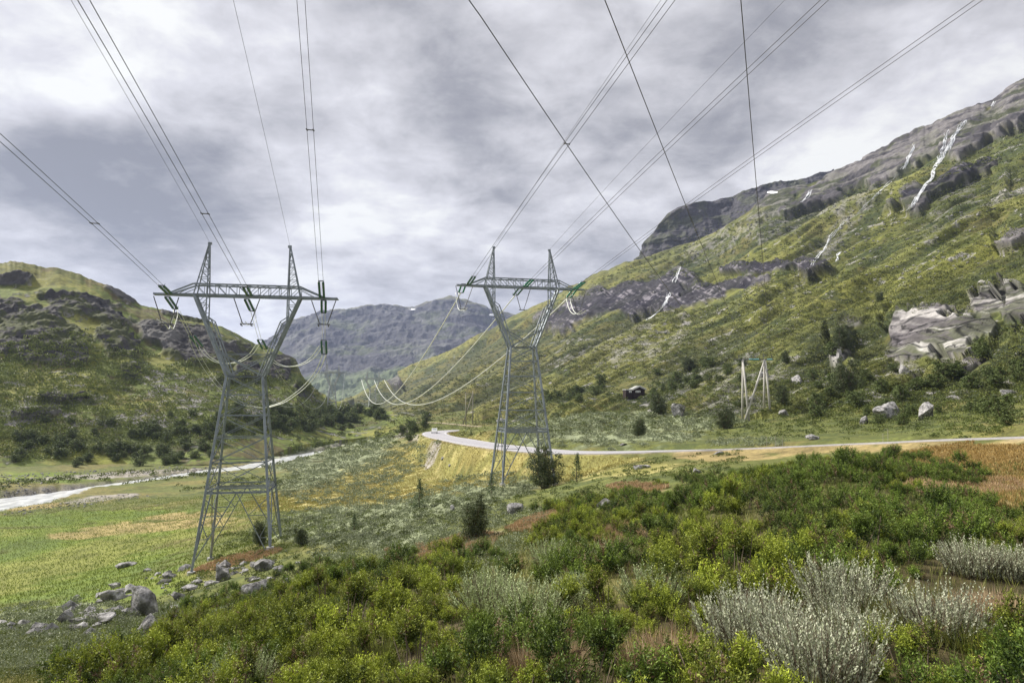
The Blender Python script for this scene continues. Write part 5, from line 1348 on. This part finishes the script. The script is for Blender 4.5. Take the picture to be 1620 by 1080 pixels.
# ================================================================== SKY, SUN, CAMERA
SUN = Vector((-.62, .26, .62)).normalized()
w = bpy.data.worlds.new('World'); bpy.context.scene.world = w; w.use_nodes = True
t = w.node_tree; t.nodes.clear(); N = lambda typ, **k: _n(t, typ, k); L = t.links.new
out = N('ShaderNodeOutputWorld'); bg = N('ShaderNodeBackground'); bg.inputs['Strength'].default_value = .1
sky = N('ShaderNodeTexSky'); sky.sky_type = 'NISHITA'; sky.sun_disc = False; sky.sun_elevation = math.asin(SUN.z); sky.sun_rotation = math.atan2(SUN.x, SUN.y)
tc = N('ShaderNodeTexCoord'); sep = N('ShaderNodeSeparateXYZ'); L(tc.outputs['Generated'], sep.inputs[0])
def math_(op, a, b=None, c=None):
    n = N('ShaderNodeMath', operation=op)
    for i, v in enumerate((a, b, c)):
        if v is None: continue
        if isinstance(v, (int, float)): n.inputs[i].default_value = v
        else: L(v, n.inputs[i])
    return n.outputs[0]
zz = math_('ADD', math_('MAXIMUM', sep.outputs[2], 0.0), .22)
cmb = N('ShaderNodeCombineXYZ'); L(math_('DIVIDE', sep.outputs[0], zz), cmb.inputs[0]); L(math_('DIVIDE', sep.outputs[1], zz), cmb.inputs[1])
def noi(scale, detail, rough, dist, off):
    mp = N('ShaderNodeMapping'); mp.inputs['Location'].default_value = off; L(cmb.outputs[0], mp.inputs[0])
    n = N('ShaderNodeTexNoise'); n.inputs['Scale'].default_value = scale; n.inputs['Detail'].default_value = detail; n.inputs['Roughness'].default_value = rough; n.inputs['Distortion'].default_value = dist
    L(mp.outputs[0], n.inputs['Vector']); return n.outputs['Fac']
nA = noi(1.5, 8, .58, .35, (3.1, 1.7, 0)); nB = noi(5.5, 10, .60, .2, (7.3, 2.2, 0))
val = math_('ADD', math_('MULTIPLY', math_('SUBTRACT', nA, .5), 1.15), math_('MULTIPLY', math_('SUBTRACT', nB, .5), 1.25))
val = math_('ADD', val, .60)
# where the cloud deck is thin or thick (directions in the sky)
wn = N('ShaderNodeTexNoise'); wn.inputs['Scale'].default_value = 3.2; wn.inputs['Detail'].default_value = 4; L(tc.outputs['Generated'], wn.inputs['Vector'])
wv = N('ShaderNodeVectorMath', operation='SUBTRACT'); L(wn.outputs['Color'], wv.inputs[0]); wv.inputs[1].default_value = (.5, .5, .5)
ws = N('ShaderNodeVectorMath', operation='SCALE'); L(wv.outputs[0], ws.inputs[0]); ws.inputs['Scale'].default_value = .30
wa = N('ShaderNodeVectorMath', operation='ADD'); L(tc.outputs['Generated'], wa.inputs[0]); L(ws.outputs[0], wa.inputs[1])
for (px_, py_, r_, am) in [(235,55,70,.34),(10,40,85,.36),(180,0,70,.12),(480,90,80,.12),(310,110,80,.15),(560,280,90,.22),(60,390,90,.20),(450,470,120,.30),(620,430,200,.08),
                           (180,190,120,-.42),(70,150,90,-.2),(100,330,160,-.22),(330,330,130,-.24),(340,400,110,-.12),(710,20,140,-.14),(740,260,110,-.16),(860,200,150,-.02),(1150,160,110,-.24),(1260,40,120,-.26),(1130,230,90,-.10),
                           (1400,130,130,.22),(1300,240,120,.20),(1000,300,110,-.06),(1560,60,100,-.05),(860,60,130,.10),(690,330,120,.05),(900,440,140,-.10),(1560,120,90,.08),(1180,40,60,.05)]:
    d = atv(px_, py_, 1.0).normalized()
    vd_ = N('ShaderNodeVectorMath', operation='DISTANCE'); L(wa.outputs[0], vd_.inputs[0]); vd_.inputs[1].default_value = d
    mr = N('ShaderNodeMapRange'); mr.interpolation_type = 'SMOOTHERSTEP'; mr.inputs['From Min'].default_value = 0; mr.inputs['From Max'].default_value = r_ / FPX * 1.75; mr.inputs['To Min'].default_value = am; mr.inputs['To Max'].default_value = 0
    L(vd_.outputs['Value'], mr.inputs['Value']); val = math_('ADD', val, mr.outputs[0])
cr = N('ShaderNodeValToRGB'); L(val, cr.inputs[0])
E = cr.color_ramp.elements
E[0].position = .05; E[0].color = (.27, .27, .29, 1); E[1].position = 1.0; E[1].color = (1.0, 1.0, .97, 1)
for p_, c_ in ((.30, (.40, .395, .415)), (.55, (.60, .59, .61)), (.78, (.79, .78, .81))):
    e = E.new(p_); e.color = (*c_, 1)
sc = N('ShaderNodeVectorMath', operation='SCALE'); L(cr.outputs[0], sc.inputs[0]); sc.inputs['Scale'].default_value = 10.0 * .77
mx = N('ShaderNodeMixRGB'); mx.inputs[0].default_value = .94; L(sky.outputs[0], mx.inputs[1]); L(sc.outputs[0], mx.inputs[2])
L(mx.outputs[0], bg.inputs[0]); L(bg.outputs[0], out.inputs[0])

sl = bpy.data.lights.new('sun', 'SUN'); sl.energy = 4.9; sl.angle = math.radians(8); sl.color = (1.0, .95, .86)
so = bpy.data.objects.new('sun', sl); COL.objects.link(so); so.rotation_euler = SUN.to_track_quat('Z', 'Y').to_euler()

cam = bpy.data.cameras.new('camera'); cam.lens = 24; cam.sensor_width = 36; cam.clip_start = .1; cam.clip_end = 20000
co = bpy.data.objects.new('camera', cam); COL.objects.link(co); co.location = (0, 0, 0); co.rotation_euler = (math.radians(90) + PITCH, 0, 0)
S = bpy.context.scene; S.camera = co
S.view_settings.view_transform = 'Standard'; S.view_settings.look = 'None'; S.view_settings.exposure = 0.44; S.view_settings.gamma = 1
S.cycles.max_bounces = 5; S.cycles.transparent_max_bounces = 6; S.cycles.volume_bounces = 0
